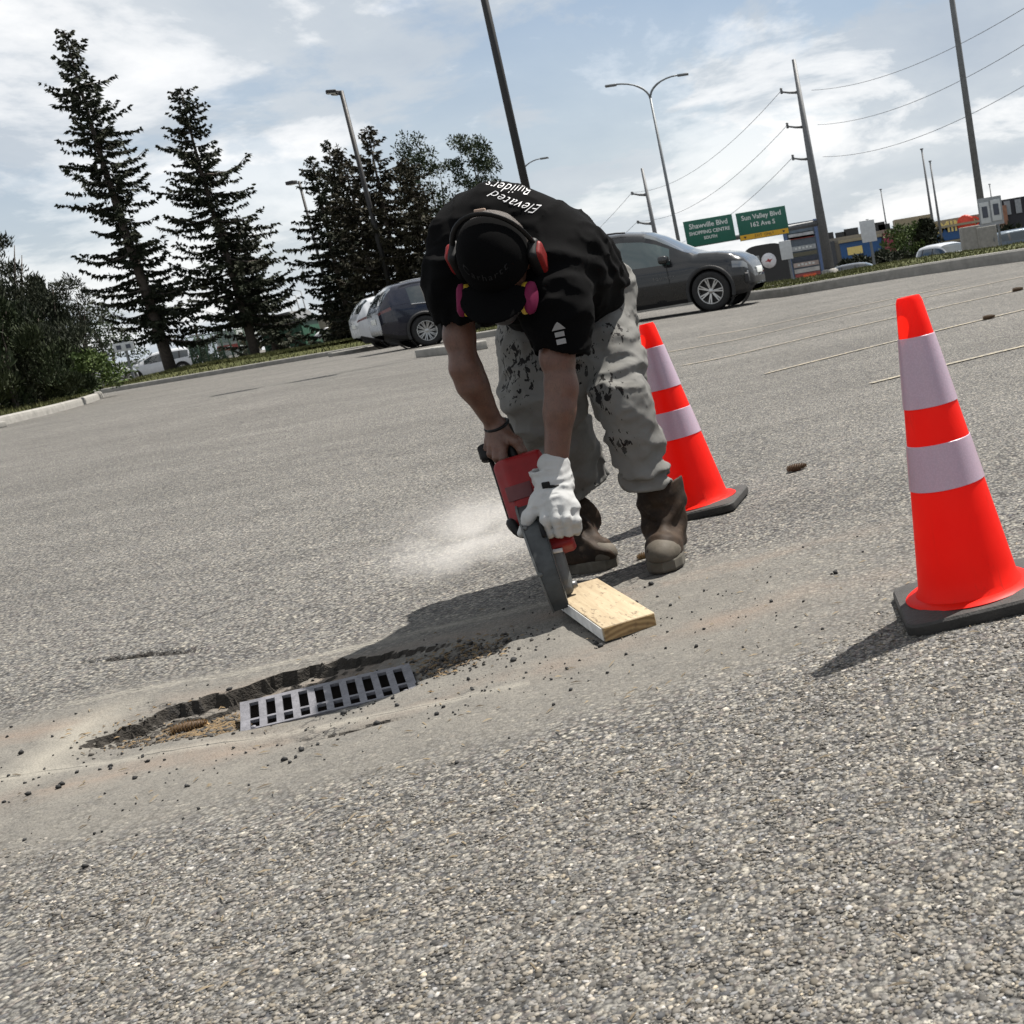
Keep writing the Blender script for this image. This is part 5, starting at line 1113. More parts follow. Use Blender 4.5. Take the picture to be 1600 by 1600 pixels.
def skin_mat():
    b = NB('tanned_skin'); n = b.ramp(b.noise(34, 6, .7), [(.35, 0.), (.65, 1.)]); c = b.mix(n, (.100, .044, .027), (.155, .074, .046)); c = b.mix(b.ramp(b.noise(11, 4, .6), [(.45, 0.), (.7, .5)]), c, (.15, .055, .038)); c = b.mix(b.ramp(b.noise(420, 2, .5, 0, b.vec((1, 1, .25))), [(.60, 0.), (.68, .45)]), c, (.03, .018, .012)); b.set(Base_Color=c, Roughness=.5, Subsurface_Weight=.12, Subsurface_Radius=(.012, .005, .003), Normal=b.bump(b.math('ADD', b.noise(180, 4), b.noise(38, 4, .6, .6, b.vec((1, 1, .35)))), .22, .004)); return b.m
def leather_mat(name, a, c, rough=.7):
    b = NB(name); n = b.noise(14, 5, .65); cc = b.mix(b.ramp(n, [(.35, 0.), (.65, 1.)]), a, c); cc = b.mix(b.ramp(b.noise(35, 5, .7), [(.55, 0.), (.75, .5)]), cc, (.11, .09, .065)); b.set(Base_Color=cc, Specular_IOR_Level=.2, Roughness=rough, Normal=b.bump(b.noise(60, 5, .6), .25, .005)); return b.m
SKIN = skin_mat(); SHIRT = cloth('black_jersey', (.0032, .0032, .0035), .85, 900, .10); TROU = trouser_mat(); BOOTM = leather_mat('scuffed_brown_leather', (.014, .008, .0045), (.050, .030, .017)); BOOTT = leather_mat('dusty_toe_leather', (.09, .078, .06), (.15, .13, .105)); SOLE = pm('dusty_sole', (.10, .09, .07), .85, var=.35, scale=20)
GLOVE = cloth('white_leather_glove', (.50, .505, .50), .7, 500, .18, .14); CAPM = cloth('black_cap_cloth', (.003, .003, .0033), .9, 800, .1); BLK = pm('black_plastic', (.006, .006, .0065), .55, spec=.2)
gB = on(1035, 890)
man = thing('person', 'worker in black t-shirt and stained trousers bent over a cut-off saw', 'person', (gB.x, gB.y+.2, gz(gB.x, gB.y)))
man.location = (0, 0, 0)
MANROOT = Vector((gB.x-.1, gB.y+.25, gz(gB.x, gB.y)))
def skinpart(name, fn, lo, hi, h, mat, parent=None, post=None):
    me = sdf_mesh(name, fn, lo, hi, h)
    if post: post(me)
    return link(name, me, mat, parent or man)
# joints
shR, shL = v3(-1.055, 3.43, 1.035), v3(-.805, 3.41, .915)
elR, wrR = v3(-1.10, 3.40, .725), atn(776, 668, 3.47)
elL, wrL = atn(878, 600, 3.35), atn(868, 738, 3.31)
hipR, hipL = v3(-.985, 3.93, .835), v3(-.82, 3.93, .835)
knR, knL = atn(848, 630, 3.74), atn(975, 630, 3.66)
hmR, hmL = atn(898, 762, 3.86), atn(1006, 752, 3.69)
hcen = v3(-.925, 3.31, .985)
hs = v3(.992, 0, -.125); hu = v3(.07, -.80, .60); hf = np.cross(hs, hu); hf /= np.linalg.norm(hf)
if hf[2] > 0: hf = -hf
hu = np.cross(hf, hs); hu = hu/np.linalg.norm(hu); hu = hu if hu[2] > 0 else -hu; hs = hs/np.linalg.norm(hs)
HA = np.stack([hs, hf, hu])
def hp(a, b_, c): return hcen+hs*a+hf*b_+hu*c
# ---- body: arms, hand, neck, head and face in one continuous skin
Ohd = atn(800, 700, 3.47)                                         # rear handle of the saw
Bc = atn(858, 880, 3.30)                                          # blade centre
a_ = Bc-Ohd; a_ = a_/np.linalg.norm(a_); n_ = v3(1, .18, 0); n_ = n_-a_*(n_ @ a_); n_ /= np.linalg.norm(n_); t_ = np.cross(a_, n_)
def sw(n, t, a): return Ohd+n_*n+t_*t+a_*a
def body(P):
    d = chain(P, [shR, elR+v3(.0, .01, .08), elR, (elR*.7+wrR*.3)+v3(-.004, -.01, 0), wrR, wrR+(sw(0, .03, 0)-wrR)*.3], [.050, .040, .037, .039, .0245, .026], .02)
    fa = (wrR-elR)/np.linalg.norm(wrR-elR); sd_ = np.cross(fa, v3(0, 1, 0)); sd_ /= np.linalg.norm(sd_)
    d = smin(d, cap(P, elR+fa*.01-sd_*.014+v3(0, -.012, 0), elR+fa*.095-sd_*.006+v3(0, -.010, 0), .024, .020), .022); d = smin(d, cap(P, elR+fa*.02+sd_*.014+v3(0, .0, 0), elR+fa*.11+sd_*.004, .024, .019), .022)
    d = smin(d, cap(P, elR+v3(0, .030, .006), elR+v3(0, .034, -.004), .014, .012), .016)
    for o_ in (-.010, .004): d = smin(d, cap(P, elR+fa*.13+sd_*o_+v3(0, -.026, 0), wrR+sd_*o_*.8+v3(0, -.020, 0), .0042, .0032), .008)
    d = smin(d, chain(P, [elR+fa*.03+sd_*.012+v3(0, -.038, 0), elR+fa*.08+sd_*.000+v3(0, -.034, 0), elR+fa*.13+sd_*.010+v3(0, -.028, 0)], [.0030, .0034, .0028], .004), .007)
    d = d+.0022*n3(P, 26, 3, 6.)
    fing = (((786, 700, 3.43), (787, 716, 3.415), (791, 729, 3.438), .0122), ((777, 699, 3.435), (776, 715, 3.425), (781, 725, 3.462), .0122), ((769, 695, 3.445), (767, 709, 3.442), (772, 717, 3.478), .0115), ((763, 689, 3.458), (761, 701, 3.458), (766, 708, 3.490), .0102))
    for k0, k1, k2, w_ in fing:
        kn = atn(*k0); d = smin(d, cap(P, wrR, kn, .025, w_*1.15), .014)
        d = smin(d, chain(P, [kn, atn(*k1), atn(*k2)], [w_*1.1, w_, w_*.8], .006), .004)
    th = chain(P, [atn(786, 678, 3.462), atn(807, 690, 3.435), atn(816, 705, 3.432), atn(819, 719, 3.445)], [.022, .0150, .0125, .0100], .010); d = smin(d, th, .012)
    d2 = chain(P, [shL, elL+v3(0, .01, .07), elL, elL*.7+wrL*.3+v3(.0, -.006, 0), wrL, wrL-v3(0, .01, .03)], [.052, .044, .0395, .0395, .031, .032], .02)
    fb = (wrL-elL)/np.linalg.norm(wrL-elL); sb_ = np.cross(fb, v3(0, 1, 0)); sb_ /= np.linalg.norm(sb_)
    d2 = smin(d2, cap(P, elL+fb*.0-sb_*.015+v3(0, -.010, 0), elL+fb*.10-sb_*.005+v3(0, -.010, 0), .026, .021), .022); d2 = smin(d2, cap(P, elL+fb*.02+sb_*.015, elL+fb*.12+sb_*.004, .025, .020), .022)
    d2 = smin(d2, chain(P, [elL+fb*.02+sb_*.010+v3(0, -.042, 0), elL+fb*.08-sb_*.004+v3(0, -.040, 0), elL+fb*.15+sb_*.008+v3(0, -.033, 0)], [.0030, .0034, .0028], .004), .007)
    d2 = d2+.0022*n3(P, 26, 3, 6.); d = np.minimum(d, d2)
    # neck and head
    d3 = cap(P, v3(-.93, 3.50, 1.05), hcen-hu*.03, .066, .058)
    hd_ = smin(ell(P, hp(0, -.01, .02), HA, (.076, .096, .098)), ell(P, hp(0, .035, -.055), HA, (.058, .062, .075)), .04)
    hd_ = smin(hd_, cap(P, hp(0, .088, -.015), hp(0, .116, -.045), .010, .015), .014)            # nose
    hd_ = smin(hd_, cap(P, hp(0, .070, -.108), hp(0, .080, -.112), .022, .018), .02)              # chin
    hd_ = smin(hd_, cap(P, hp(-.035, .082, .022), hp(.035, .082, .022), .014, .014), .02)          # brow
    for s_ in (-1, 1):
        hd_ = smax(hd_, -ell(P, hp(s_*.031, .100, .0), HA, (.017, .012, .012)), .008)
        hd_ = smin(hd_, ell(P, hp(s_*.031, .086, -.001), HA, (.0135, .012, .011)), .003)
        hd_ = smin(hd_, ell(P, hp(s_*.079, -.012, -.01), HA, (.010, .024, .032)), .008)
    hd_ = smax(hd_, -cap(P, hp(-.022, .104, -.078), hp(.022, .104, -.078), .004, .004), .006)
    d = np.minimum(d, smin(d3, hd_, .03)); return d
skinpart('body', body, (-1.22, 3.10, .34), (-.70, 3.60, 1.16), .0046, SKIN)
# ---- t-shirt
armR_d = (elR-shR)/np.linalg.norm(elR-shR); armL_d = (elL-shL)/np.linalg.norm(elL-shL)
hemR, hemL = shR+armR_d*.205, shL+armL_d*.205
def shirt(P):
    d = chain(P, [v3(-.865, 3.95, .885), v3(-.875, 3.72, .965), v3(-.935, 3.52, 1.045)], [.150, .152, .152], .08)
    d = smin(d, cap(P, v3(-1.0, 3.55, 1.045), v3(-.85, 3.55, .985), .142, .142), .08)
    d = smin(d, cap(P, v3(-.955, 3.60, .945), v3(-.92, 3.84, .875), .125, .14), .08)          # loose belly
    d = smin(d, cap(P, v3(-.80, 3.55, .955), v3(-.815, 3.80, .90), .105, .12), .07)
    sR = chain(P, [shR+v3(.03, .03, 0), shR+armR_d*.09, hemR+armR_d*.03], [.105, .088, .074], .06); sL = chain(P, [shL+v3(-.03, .03, .01), shL+armL_d*.09, hemL+armL_d*.03], [.108, .088, .074], .06)
    sR = smax(sR, half(P, hemR, armR_d+v3(.12, 0, -.05)), .008); sL = smax(sL, half(P, hemL, armL_d+v3(.0, 0, .0)), .008)
    inR = cap(P, hemR-armR_d*.05, hemR+armR_d*.1, .066, .070); inL = cap(P, hemL-armL_d*.05, hemL+armL_d*.1, .066, .070)
    sR = smax(sR, -inR, .004); sL = smax(sL, -inL, .004)
    d = smin(d, sR, .06); d = smin(d, sL, .06)
    d = smax(d, half(P, v3(-.84, 3.965, .87), v3(.12, .92, -.28)), .015)
    # drapery
    q = P[..., 0]*1.0+P[..., 2]*.55; w = P[..., 1]
    d = d + .016*n3(P*v3(1.6, .6, 1.0), 9, 3, 2.) + .0055*np.sin(q*62+6*n3(P, 5, 2)*3)*np.clip((w-3.6)*5, 0, 1) + .005*np.sin((P[..., 2]*.8+P[..., 1]*.6)*75+n3(P, 6, 2)*16)*np.clip(1-np.abs(P[..., 2]-.93)*7, 0, 1)
    d = d + .005 - .010*ridge(P*v3(1.5, .6, 1.0), 6.5, 3.)*np.clip(1.4-np.abs(P[..., 2]-.9)*3, .3, 1) - .006*ridge(P*v3(1, .45, 1.6), 13, 8.)
    # small radiating tucks at the right shoulder and collar
    d = smax(d, -cap(P, v3(-.93, 3.44, 1.03), hcen, .070, .075), .012)
    return d
sh_o = skinpart('t_shirt', shirt, (-1.26, 3.22, .64), (-.62, 4.06, 1.26), .0066, SHIRT)
# ---- trousers
def trousers(P):
    d = smin(cap(P, hipR+v3(.01, .0, .03), hipL+v3(0, 0, .03), .135, .130), cap(P, v3(-.88, 3.92, .88), v3(-.87, 3.96, .80), .125, .14), .06)
    lR = chain(P, [hipR, hipR*.5+knR*.5+v3(.005, -.01, 0), knR, knR*.5+hmR*.5+v3(0, .02, 0), hmR], [.140, .128, .107, .097, .094], .06)
    lL = chain(P, [hipL+v3(-.01, 0, 0), hipL*.5+knL*.5+v3(.0, -.005, 0), knL, knL*.5+hmL*.5+v3(.004, .01, 0), hmL], [.128, .092, .076, .068, .068], .05)
    for l, h_, k_, rr in ((0, hmR, knR, .094), (1, hmL, knL, .070)):
        ax = (h_-k_)/np.linalg.norm(h_-k_); L_ = lR if l == 0 else lL
        L_ = smin(L_, cap(P, h_-ax*.055+v3(.008, -.012, 0), h_+v3(.012, -.008, -.004), rr*.92, rr*1.02), .03)
        s_ = (P-h_) @ ax
        L_ = L_ + .013*np.sin(s_*62+4*n3(P, 9, 2, l*3.)*5)*np.clip(1+s_*6.0, 0, 1)*(s_ < .1) + .010*np.sin(s_*46+n3(P, 7, 2, 5.)*18)*np.exp(-((s_+.30)/.14)**2)
        L_ = smax(L_, half(P, h_+ax*.032, ax+(v3(-.10, -.25, 0) if l else v3(.35, -.2, 0))), .010); L_ = smax(L_, -cap(P, h_-ax*.02, h_+ax*.2, rr*.86, rr*.90), .005)
        if l == 0: lR = L_
        else: lL = L_
    d = smin(d, lR, .05); d = smin(d, lL, .05)
    d = d + .016*n3(P*v3(1.2, 1, .6), 8, 3, 9.) - (.010*ridge(P*v3(1.0, .8, 1.2), 8.5, 5.) + .005*ridge(P*v3(.9, .9, 1.5), 17, 2.))*np.clip((P[..., 2]-.235)*9, .1, 1)+.004
    d = smax(d, half(P, v3(-.88, 4.0, .97), v3(0, .1, 1)), .02); return d
skinpart('trousers', trousers, (-1.20, 3.48, .20), (-.60, 4.14, 1.06), .0068, TROU)
# ---- boots
def boot(toe, heel, top, rt, nm, lift=0.):
    toe = np.array(toe, np.float32); heel = np.array(heel, np.float32); z0 = float(lot_z(*((toe+heel)/2)[:2]))+lift; dvec = toe-heel; dvec[2] = 0; Lf = np.linalg.norm(dvec); dv = dvec/Lf; sv = v3(-dv[1], dv[0], 0); up = v3(0, 0, 1)
    def f3(a, b_, c): q = heel+dv*a+sv*b_; return v3(q[0], q[1], z0+c)
    AX = np.stack([dv, sv, up]); ank = f3(.075, 0, .105); top = np.array(top, np.float32)
    def fn(P):
        d = ell(P, f3(Lf-.085, 0, .050), AX, (.092, .052, .050)); d = smin(d, ell(P, f3(Lf*.45, 0, .060), AX, (.11, .043, .056)), .05); d = smin(d, ell(P, f3(.055, 0, .055), AX, (.055, .040, .058)), .04)
        d = smin(d, chain(P, [f3(.07, 0, .06), ank+v3(0, 0, .01), ank*.5+top*.5, top], [.047, .050, rt*.94, rt*1.05], .05), .05)
        d = smax(d, f3(0, 0, .036)[2]-P[..., 2], .006)
        ax = (top-ank)/np.linalg.norm(top-ank); d = d+.005*np.sin(((P-ank) @ ax)*95+n3(P, 10, 2)*12)*np.exp(-(((P-ank) @ ax-.03)/.06)**2)+.004*n3(P, 22, 3)
        d = smax(d, half(P, top, ax)+.022-.55*np.abs((P-top) @ sv), .004); d = smax(d, -cap(P, top-ax*.06, top+ax*.1, rt*.92, rt), .004); return d
    pts = np.stack([f3(-.03, -.08, 0), f3(Lf+.03, .08, 0), top, f3(-.03, .08, 0), f3(Lf+.03, -.08, 0)]); lo = pts.min(0)-rt-.02; hi = pts.max(0)+rt+.03
    b_o = skinpart(nm, fn, lo, hi, .0046, BOOTM)
    def fn2(P): 
        d = ell(P, f3(Lf-.085, 0, .050), AX, (.0955, .0555, .054)); d = smax(d, f3(0, 0, .036)[2]-P[..., 2], .006); return smax(d, half(P, f3(Lf-.095, 0, .06), -dv+v3(0, 0, .35)), .006)
    link('toe_cap', sdf_mesh('toe_cap', fn2, lo, hi, .0046), BOOTT, b_o)
    out_ = [(-.005, -.030), (.02, -.042), (.09, -.042), (Lf*.45, -.043), (Lf-.10, -.057), (Lf-.05, -.054), (Lf-.012, -.036), (Lf+.006, 0), (Lf-.012, .036), (Lf-.05, .054), (Lf-.10, .057), (Lf*.45, .043), (.09, .042), (.02, .042), (-.005, .030)]
    mb = MB(); n = len(out_); vs = []
    for sc, z in ((.97, .003), (1, .010), (1, .034), (.97, .041)): vs += [Vector(f3(x*sc+(1-sc)*Lf*.5, y*sc, z)) for x, y in out_]
    fs = [(r*n+i, r*n+(i+1) % n, (r+1)*n+(i+1) % n, (r+1)*n+i) for r in range(3) for i in range(n)]+[tuple(range(n-1, -1, -1)), tuple(3*n+i for i in range(n))]
    mb.add(vs, fs).build('sole', SOLE, b_o)
tL = on(1038, 897); tR = on(963, 886)
boot((tL.x, tL.y, 0), (tL.x-.015, tL.y+.285, 0), atn(1031, 752, 3.715), .066, 'boot')
boot((tR.x, tR.y, 0), (tR.x-.235, tR.y-.01+.10, 0), atn(910, 792, 3.87), .074, 'boot')
# ---- left glove
rootsL = [atn(849, 786, 3.245), atn(865, 783, 3.235), atn(881, 785, 3.235), atn(895, 791, 3.245)]
midL = [atn(853, 812, 3.212), atn(869, 811, 3.205), atn(885, 811, 3.207), atn(900, 814, 3.222)]
endL = [atn(857, 833, 3.222), atn(873, 831, 3.220), atn(888, 830, 3.222), atn(902, 828, 3.236)]
tipL = [atn(860, 836, 3.252), atn(876, 835, 3.252), atn(890, 833, 3.252), atn(902, 832, 3.262)]
def glove(P):
    d = None
    for r_, m_, e_, t2, w_ in zip(rootsL, midL, endL, tipL, (.0142, .0146, .0140, .0126)):
        f_ = chain(P, [r_, m_, e_, t2], [w_*1.12, w_, w_*.92, w_*.82], .008); d = f_ if d is None else smin(d, f_, .004)
        d = smin(d, cap(P, wrL-v3(0, .012, .03), r_, .034, .0165), .018)
    th = chain(P, [atn(852, 765, 3.27), atn(838, 785, 3.245), atn(826, 808, 3.228), atn(815, 833, 3.236)], [.028, .0195, .0160, .0125], .012); d = smin(d, th, .016)
    d = smin(d, chain(P, [wrL+v3(0, 0, .02), wrL-v3(0, .01, .03)], [.043, .039], .02), .02)
    cf = cap(P, atn(855, 735, 3.315), atn(862, 760, 3.30), .051, .040); cf = smax(cf, half(P, atn(855, 731, 3.315), v3(0, 0, 1)), .003); cf = smax(cf, -cap(P, atn(855, 715, 3.32), atn(862, 752, 3.305), .046, .036), .003)
    d = smin(d, cf, .008)
    d = d - .0032*ridge(P*v3(1.0, 1.0, 1.3), 26, 4.)+.001
    return d+.0026*n3(P, 34, 3, 4.)+.0016*np.sin(P[..., 2]*260+n3(P, 18, 2)*14)*np.exp(-((P[..., 2]-.375)/.03)**2)
gl = skinpart('glove', glove, (-1.02, 3.15, .19), (-.80, 3.40, .46), .0036, GLOVE)
def ring(cen, axis, r, rr, n=24, flat=1.):
    axis = Vector(axis).normalized(); a = axis.orthogonal().normalized(); b_ = axis.cross(a); return [Vector(cen)+a*math.cos(q)*r+b_*math.sin(q)*r for q in np.linspace(0, 2*math.pi, n+1)]
sc_ = atn(866, 758, 3.292); ax_ = Vector(wrL-sc_)
MB().tube(ring(sc_, (.1, .1, 1), .0455, 0), .0048, 6).build('wrist_strap', BLK, gl); MB().box(Vector(atn(853, 758, 3.245)), (.022, .008, .018), None, .003).build('strap_buckle', BLK, gl)
br = atn(776, 664, 3.465); MB().tube(ring(br, tuple((wrR-elR)), .0335, 0), .0045, 6).build('bracelet', BLK, man)
# ---- cap, hair, ear defenders, respirator
def capf(P):
    d = ell(P, hp(0, .0, .030), HA, (.091, .112, .106)); d = smax(d, half(P, hp(0, 0, -.005), -hu+hf*.10), .006)
    d = d+.0022*n3(P, 26, 2)
    d = smax(d, half(P, hp(0, -.052, .12), -hf*.93+hu*.05), .006)
    return smax(d, -ell(P, hp(0, -.02, -.02), HA, (.080, .10, .10)), .004)
cp = skinpart('cap', capf, (-1.08, 3.10, .80), (-.77, 3.50, 1.20), .0046, CAPM)
def brim(P):
    q = P-hp(0, .0, .012); x = q @ hs; y = q @ hf; z = q @ hu
    out_ = np.sqrt((x/.094)**2+((y-.080)/.118)**2)-1; zz = z+x*x*2.6+(y-.09)*.12; d = np.maximum(out_*.08, np.abs(zz)-.0035); return np.maximum(d, .082-y)
link('brim', sdf_mesh('brim', brim, (-1.08, 3.05, .74), (-.77, 3.45, 1.10), .0042), CAPM, cp)
def hair(P):
    d = ell(P, hp(0, -.030, .012), HA, (.086, .098, .106)); d = smax(d, half(P, hp(0, -.035, 0), hf), .01); return d+.006*n3(P*v3(1, 1, 1), 60, 2)
link('hair', sdf_mesh('hair', hair, (-1.06, 3.18, .84), (-.79, 3.50, 1.20), .005), pm('dark_brown_hair', (.035, .022, .014), .6, var=.5, scale=120, bump=.6, bscale=200), man)
MB().box(Vector(hp(-.030, -.105, .075)), (.030, .012, .014), None, .003).build('cap_strap', pm('tan_strap', (.34, .24, .18), .7), cp)
# lettering on the cap, wrapped on the crown
def wrap_text(name, body_, size, fn_uv, mat, parent, target, dirv, **k):
    me = text_mesh(body_, size, 0., **k); bm = bmesh.new(); bm.from_mesh(me)
    bmesh.ops.triangulate(bm, faces=bm.faces); bmesh.ops.subdivide_edges(bm, edges=[e for e in bm.edges if e.calc_length() > size*.12], cuts=1)
    tm = target.data; bv = BVHTree.FromPolygons([v.co for v in tm.vertices], [tuple(p.vertices) for p in tm.polygons]); bad = []
    for v in bm.verts:
        p = Vector(fn_uv(v.co.x, v.co.y)); h = bv.ray_cast(p, Vector(dirv)); 
        if h[0] is None: bad.append(v)
        else: v.co = h[0]-Vector(dirv).normalized()*.0022
    bmesh.ops.delete(bm, geom=bad, context='VERTS'); bm.to_mesh(me); bm.free(); return link(name, me, mat, parent)
GREYT = pm('grey_embroidery', (.020, .020, .021), .8, spec=.1)
wrap_text('cap_lettering', 'Carhartt', .026, lambda x, y: hp(x*1.0, .20, .070+y*.9+x*x*3), GREYT, cp, cp, tuple(-hf), spacing=1.25)
SHW = pm('white_shirt_print', (.62, .62, .63), .7, var=.05)
# two script lines across the upper back, read from behind, so upside down from the front
def back_ray(cx, cy, phi, S_, bow):
    c, sn = math.cos(rad(phi)), math.sin(rad(phi))
    def fn(x, y):
        y = y+bow*x*x; px = cx+(c*x+sn*y)*S_; py = cy+(sn*x-c*y)*S_; return at(px, py, 3.0)
    return fn
def back_text(body_, size, cx, cy, phi, S_, bow):
    v = ray(cx, cy).normalized(); wrap_text('back_lettering', body_, size, back_ray(cx, cy, phi, S_, bow), SHW, sh_o, sh_o, tuple(v), shear=.75, bold=-size*.012, spacing=1.08)
back_text('Elevated', 1., 808, 319, 197, 25., -.06)
back_text('Builders', 1., 800, 294, 188, 24., -.04)
# house-and-blocks emblem on the left sleeve
def emblem(poly, nm):
    mb = MB(); o = atn(878, 525, 3.0); X = v3(1, 0, 0); Z = v3(0, 0, 1); tm = sh_o.data; bv = BVHTree.FromPolygons([v.co for v in tm.vertices], [tuple(p.vertices) for p in tm.polygons]); vs = []; dirv = Vector((o[0]-0, o[1]-0, o[2]-CAMH)).normalized()
    for x, z in poly:
        p = Vector(o+X*x+Z*z); h = bv.ray_cast(p, Vector((-.25, .97, -.02)).normalized()); vs.append((h[0]-Vector((-.25, .97, -.02))*.003) if h[0] else p)
    mb.add(vs, [tuple(range(len(vs)))]).build(nm, pm('grey_print', (.24, .24, .24), .7), sh_o)
emblem([(-.019, .014), (.019, .016), (.007, .030), (.0, .036), (-.007, .030)], 'sleeve_emblem'); emblem([(-.013, -.004), (.013, -.003), (.013, .010), (-.013, .009)], 'sleeve_emblem'); emblem([(-.013, -.024), (.013, -.023), (.013, -.009), (-.013, -.010)], 'sleeve_emblem')
# ear defenders
REDP = pm('red_ear_cup', (.22, .014, .013), .5, spec=.2)
bandp = [Vector(hp(.110*math.cos(q), -.020-.018*math.sin(q), -.005+.152*math.sin(q))) for q in np.linspace(0, math.pi, 22)]
em = MB().tube(bandp, .0075, 8, flat=.6).build('ear_defender_band', BLK, man)
for s in (-1, 1):
    def cupf(P, s=s): return rbox(P, hp(s*.103, -.012, -.008), HA, (.015, .034, .052), .014)
    def shellf(P, s=s): return smax(rbox(P, hp(s*.113, -.012, -.008), HA, (.014, .026, .047), .012), -half(P, hp(s*.1105, 0, 0), s*hs), .002)
    c_o = link('ear_cup', sdf_mesh('ear_cup', cupf, hp(s*.10, 0, 0)-.1, hp(s*.10, 0, 0)+.1, .004), BLK, em); link('cup_shell', sdf_mesh('cup_shell', shellf, hp(s*.12, 0, 0)-.1, hp(s*.12, 0, 0)+.1, .004), REDP, em)
PINK = pm('magenta_filter', (.15, .010, .05), .7, spec=.15); YELF = pm('yellow_filter_ring', (.55, .36, .03), .5)
def maskf(P): return smin(ell(P, hp(0, .105, -.075), HA, (.042, .035, .05)), cap(P, hp(-.055, .085, -.075), hp(.055, .085, -.075), .022, .022), .02)
rs = link('respirator', sdf_mesh('respirator', maskf, hp(0, .09, -.07)-.14, hp(0, .09, -.07)+.14, .005), pm('grey_rubber', (.05, .05, .055), .6), man)
for s in (-1, 1):
    m4 = Matrix.Identity(4); az = Vector(hs*s*.95+hf*.10+hu*.22).normalized(); ax2 = Vector(hf-hu*.2).normalized(); ax2 = (ax2-az*ax2.dot(az)).normalized(); ay2 = az.cross(ax2); o = hp(s*.085, .100, -.030)
    for i in range(3): m4[i][0] = ax2[i]; m4[i][1] = ay2[i]; m4[i][2] = az[i]; m4[i][3] = o[i]
    MB().lathe([(.0, .020), (.030, .020), (.042, .014), (.044, .004), (.042, .0)], 28, m4 @ Matrix.Diagonal((1.05, .62, .9, 1))).build('respirator_filter', PINK, rs); MB().lathe([(.042, -.001), (.043, -.013), (.036, -.019), (0, -.019)], 28, m4 @ Matrix.Diagonal((1.05, .62, .9, 1))).build('filter_ring', YELF, rs)

# ================================================================ cut-off saw
REDS = pm('red_saw_housing', (.24, .007, .009), .45, 0, .15, 15, spec=.25); GREYS = pm('grey_guard_alloy', (.050, .056, .058), .55, .2, .4, 20); STEEL = pm('ground_steel_blade', (.23, .23, .225), .4, .7, .2, 30); WHT = pm('white_label', (.55, .55, .55), .6)
gS = on(880, 950)
saw = thing('cut_off_saw', 'red hand-held cut-off saw with grey blade guard held nose down', 'saw', (0, 0, 0))
SAX = np.stack([n_, t_, a_])
m3 = Matrix([[n_[i], t_[i], a_[i]] for i in range(3)])
def sbox(c, size, bev): return MB().box(Vector(sw(*c)), size, m3, bev)
def housing(P):
    d = rbox(P, sw(.006, .012, .154), SAX, (.070, .060, .104), .014)
    d = smax(d, half(P, sw(.004, .060, .05), t_*.75-a_*.66), .006)               # sloped shoulder towards the handle
    d = smax(d, half(P, sw(-.042, .060, .15), t_*.7-n_*.7), .006)
    d = smin(d, rbox(P, atn(866, 846, 3.275), SAX, (.052, .036, .034), .012), .01)
    for q in range(4): d = smax(d, -rbox(P, sw(.101, .0, .265+.014*q), SAX, (.004, .03, .004), .001), .001)
    return d
ho = link('engine_housing', sdf_mesh('engine_housing', housing, np.minimum(sw(-.15, -.15, 0), sw(.15, .15, .4))-.1, np.maximum(sw(-.15, -.15, 0), sw(.15, .15, .4))+.1, .0045), REDS, saw)
sbox((-.012, .0725, .165), (.07, .003, .045), .001).build('label_plate', pm('dark_red_label', (.10, .006, .008), .5), ho)
sbox((.04, -.03, .15), (.10, .07, .16), .012).build('crankcase', BLK, saw)
hl_ = [sw(*q) for q in ((0, -.02, .06), (0, .012, .045), (.0, .016, .0), (0, .010, -.045), (0, -.018, -.085), (0, -.060, -.075), (0, -.075, -.02), (0, -.07, .05), (0, -.05, .08))]
MB().tube([Vector(q) for q in smooth_line(hl_, 2)], .0165, 10).build('rear_handle', BLK, saw)
sbox((0, -.012, .025), (.012, .02, .03), .003).build('throttle_trigger', BLK, saw)
MB().lathe([(0, 0), (.020, 0), (.022, .004)]+[(.0225 if k % 2 else .0195, .006+.004*k) for k in range(9)]+[(.020, .044), (0, .046)], 16, Matrix.Translation(Vector(sw(-.072, -.01, -.035))) @ m3.to_4x4()).build('ribbed_cap', BLK, saw)
MB().tube([Vector(sw(*q)) for q in ((-.066, -.01, .0), (-.066, -.02, .06), (-.066, -.02, .12), (-.066, -.02, .20))], .007, 6).build('side_tube', BLK, saw)
fh = smooth_line([np.array(sw(*q)) for q in ((-.060, -.02, .235), (-.062, .06, .245), (-.056, .095, .25))]+[atn(812, 838, 3.245), atn(856, 826, 3.238), atn(890, 820, 3.240), atn(905, 822, 3.262)]+[np.array(sw(.105, .02, .275))], 2)
MB().tube([Vector(q) for q in fh], .0125, 10).build('front_handle', BLK, saw)
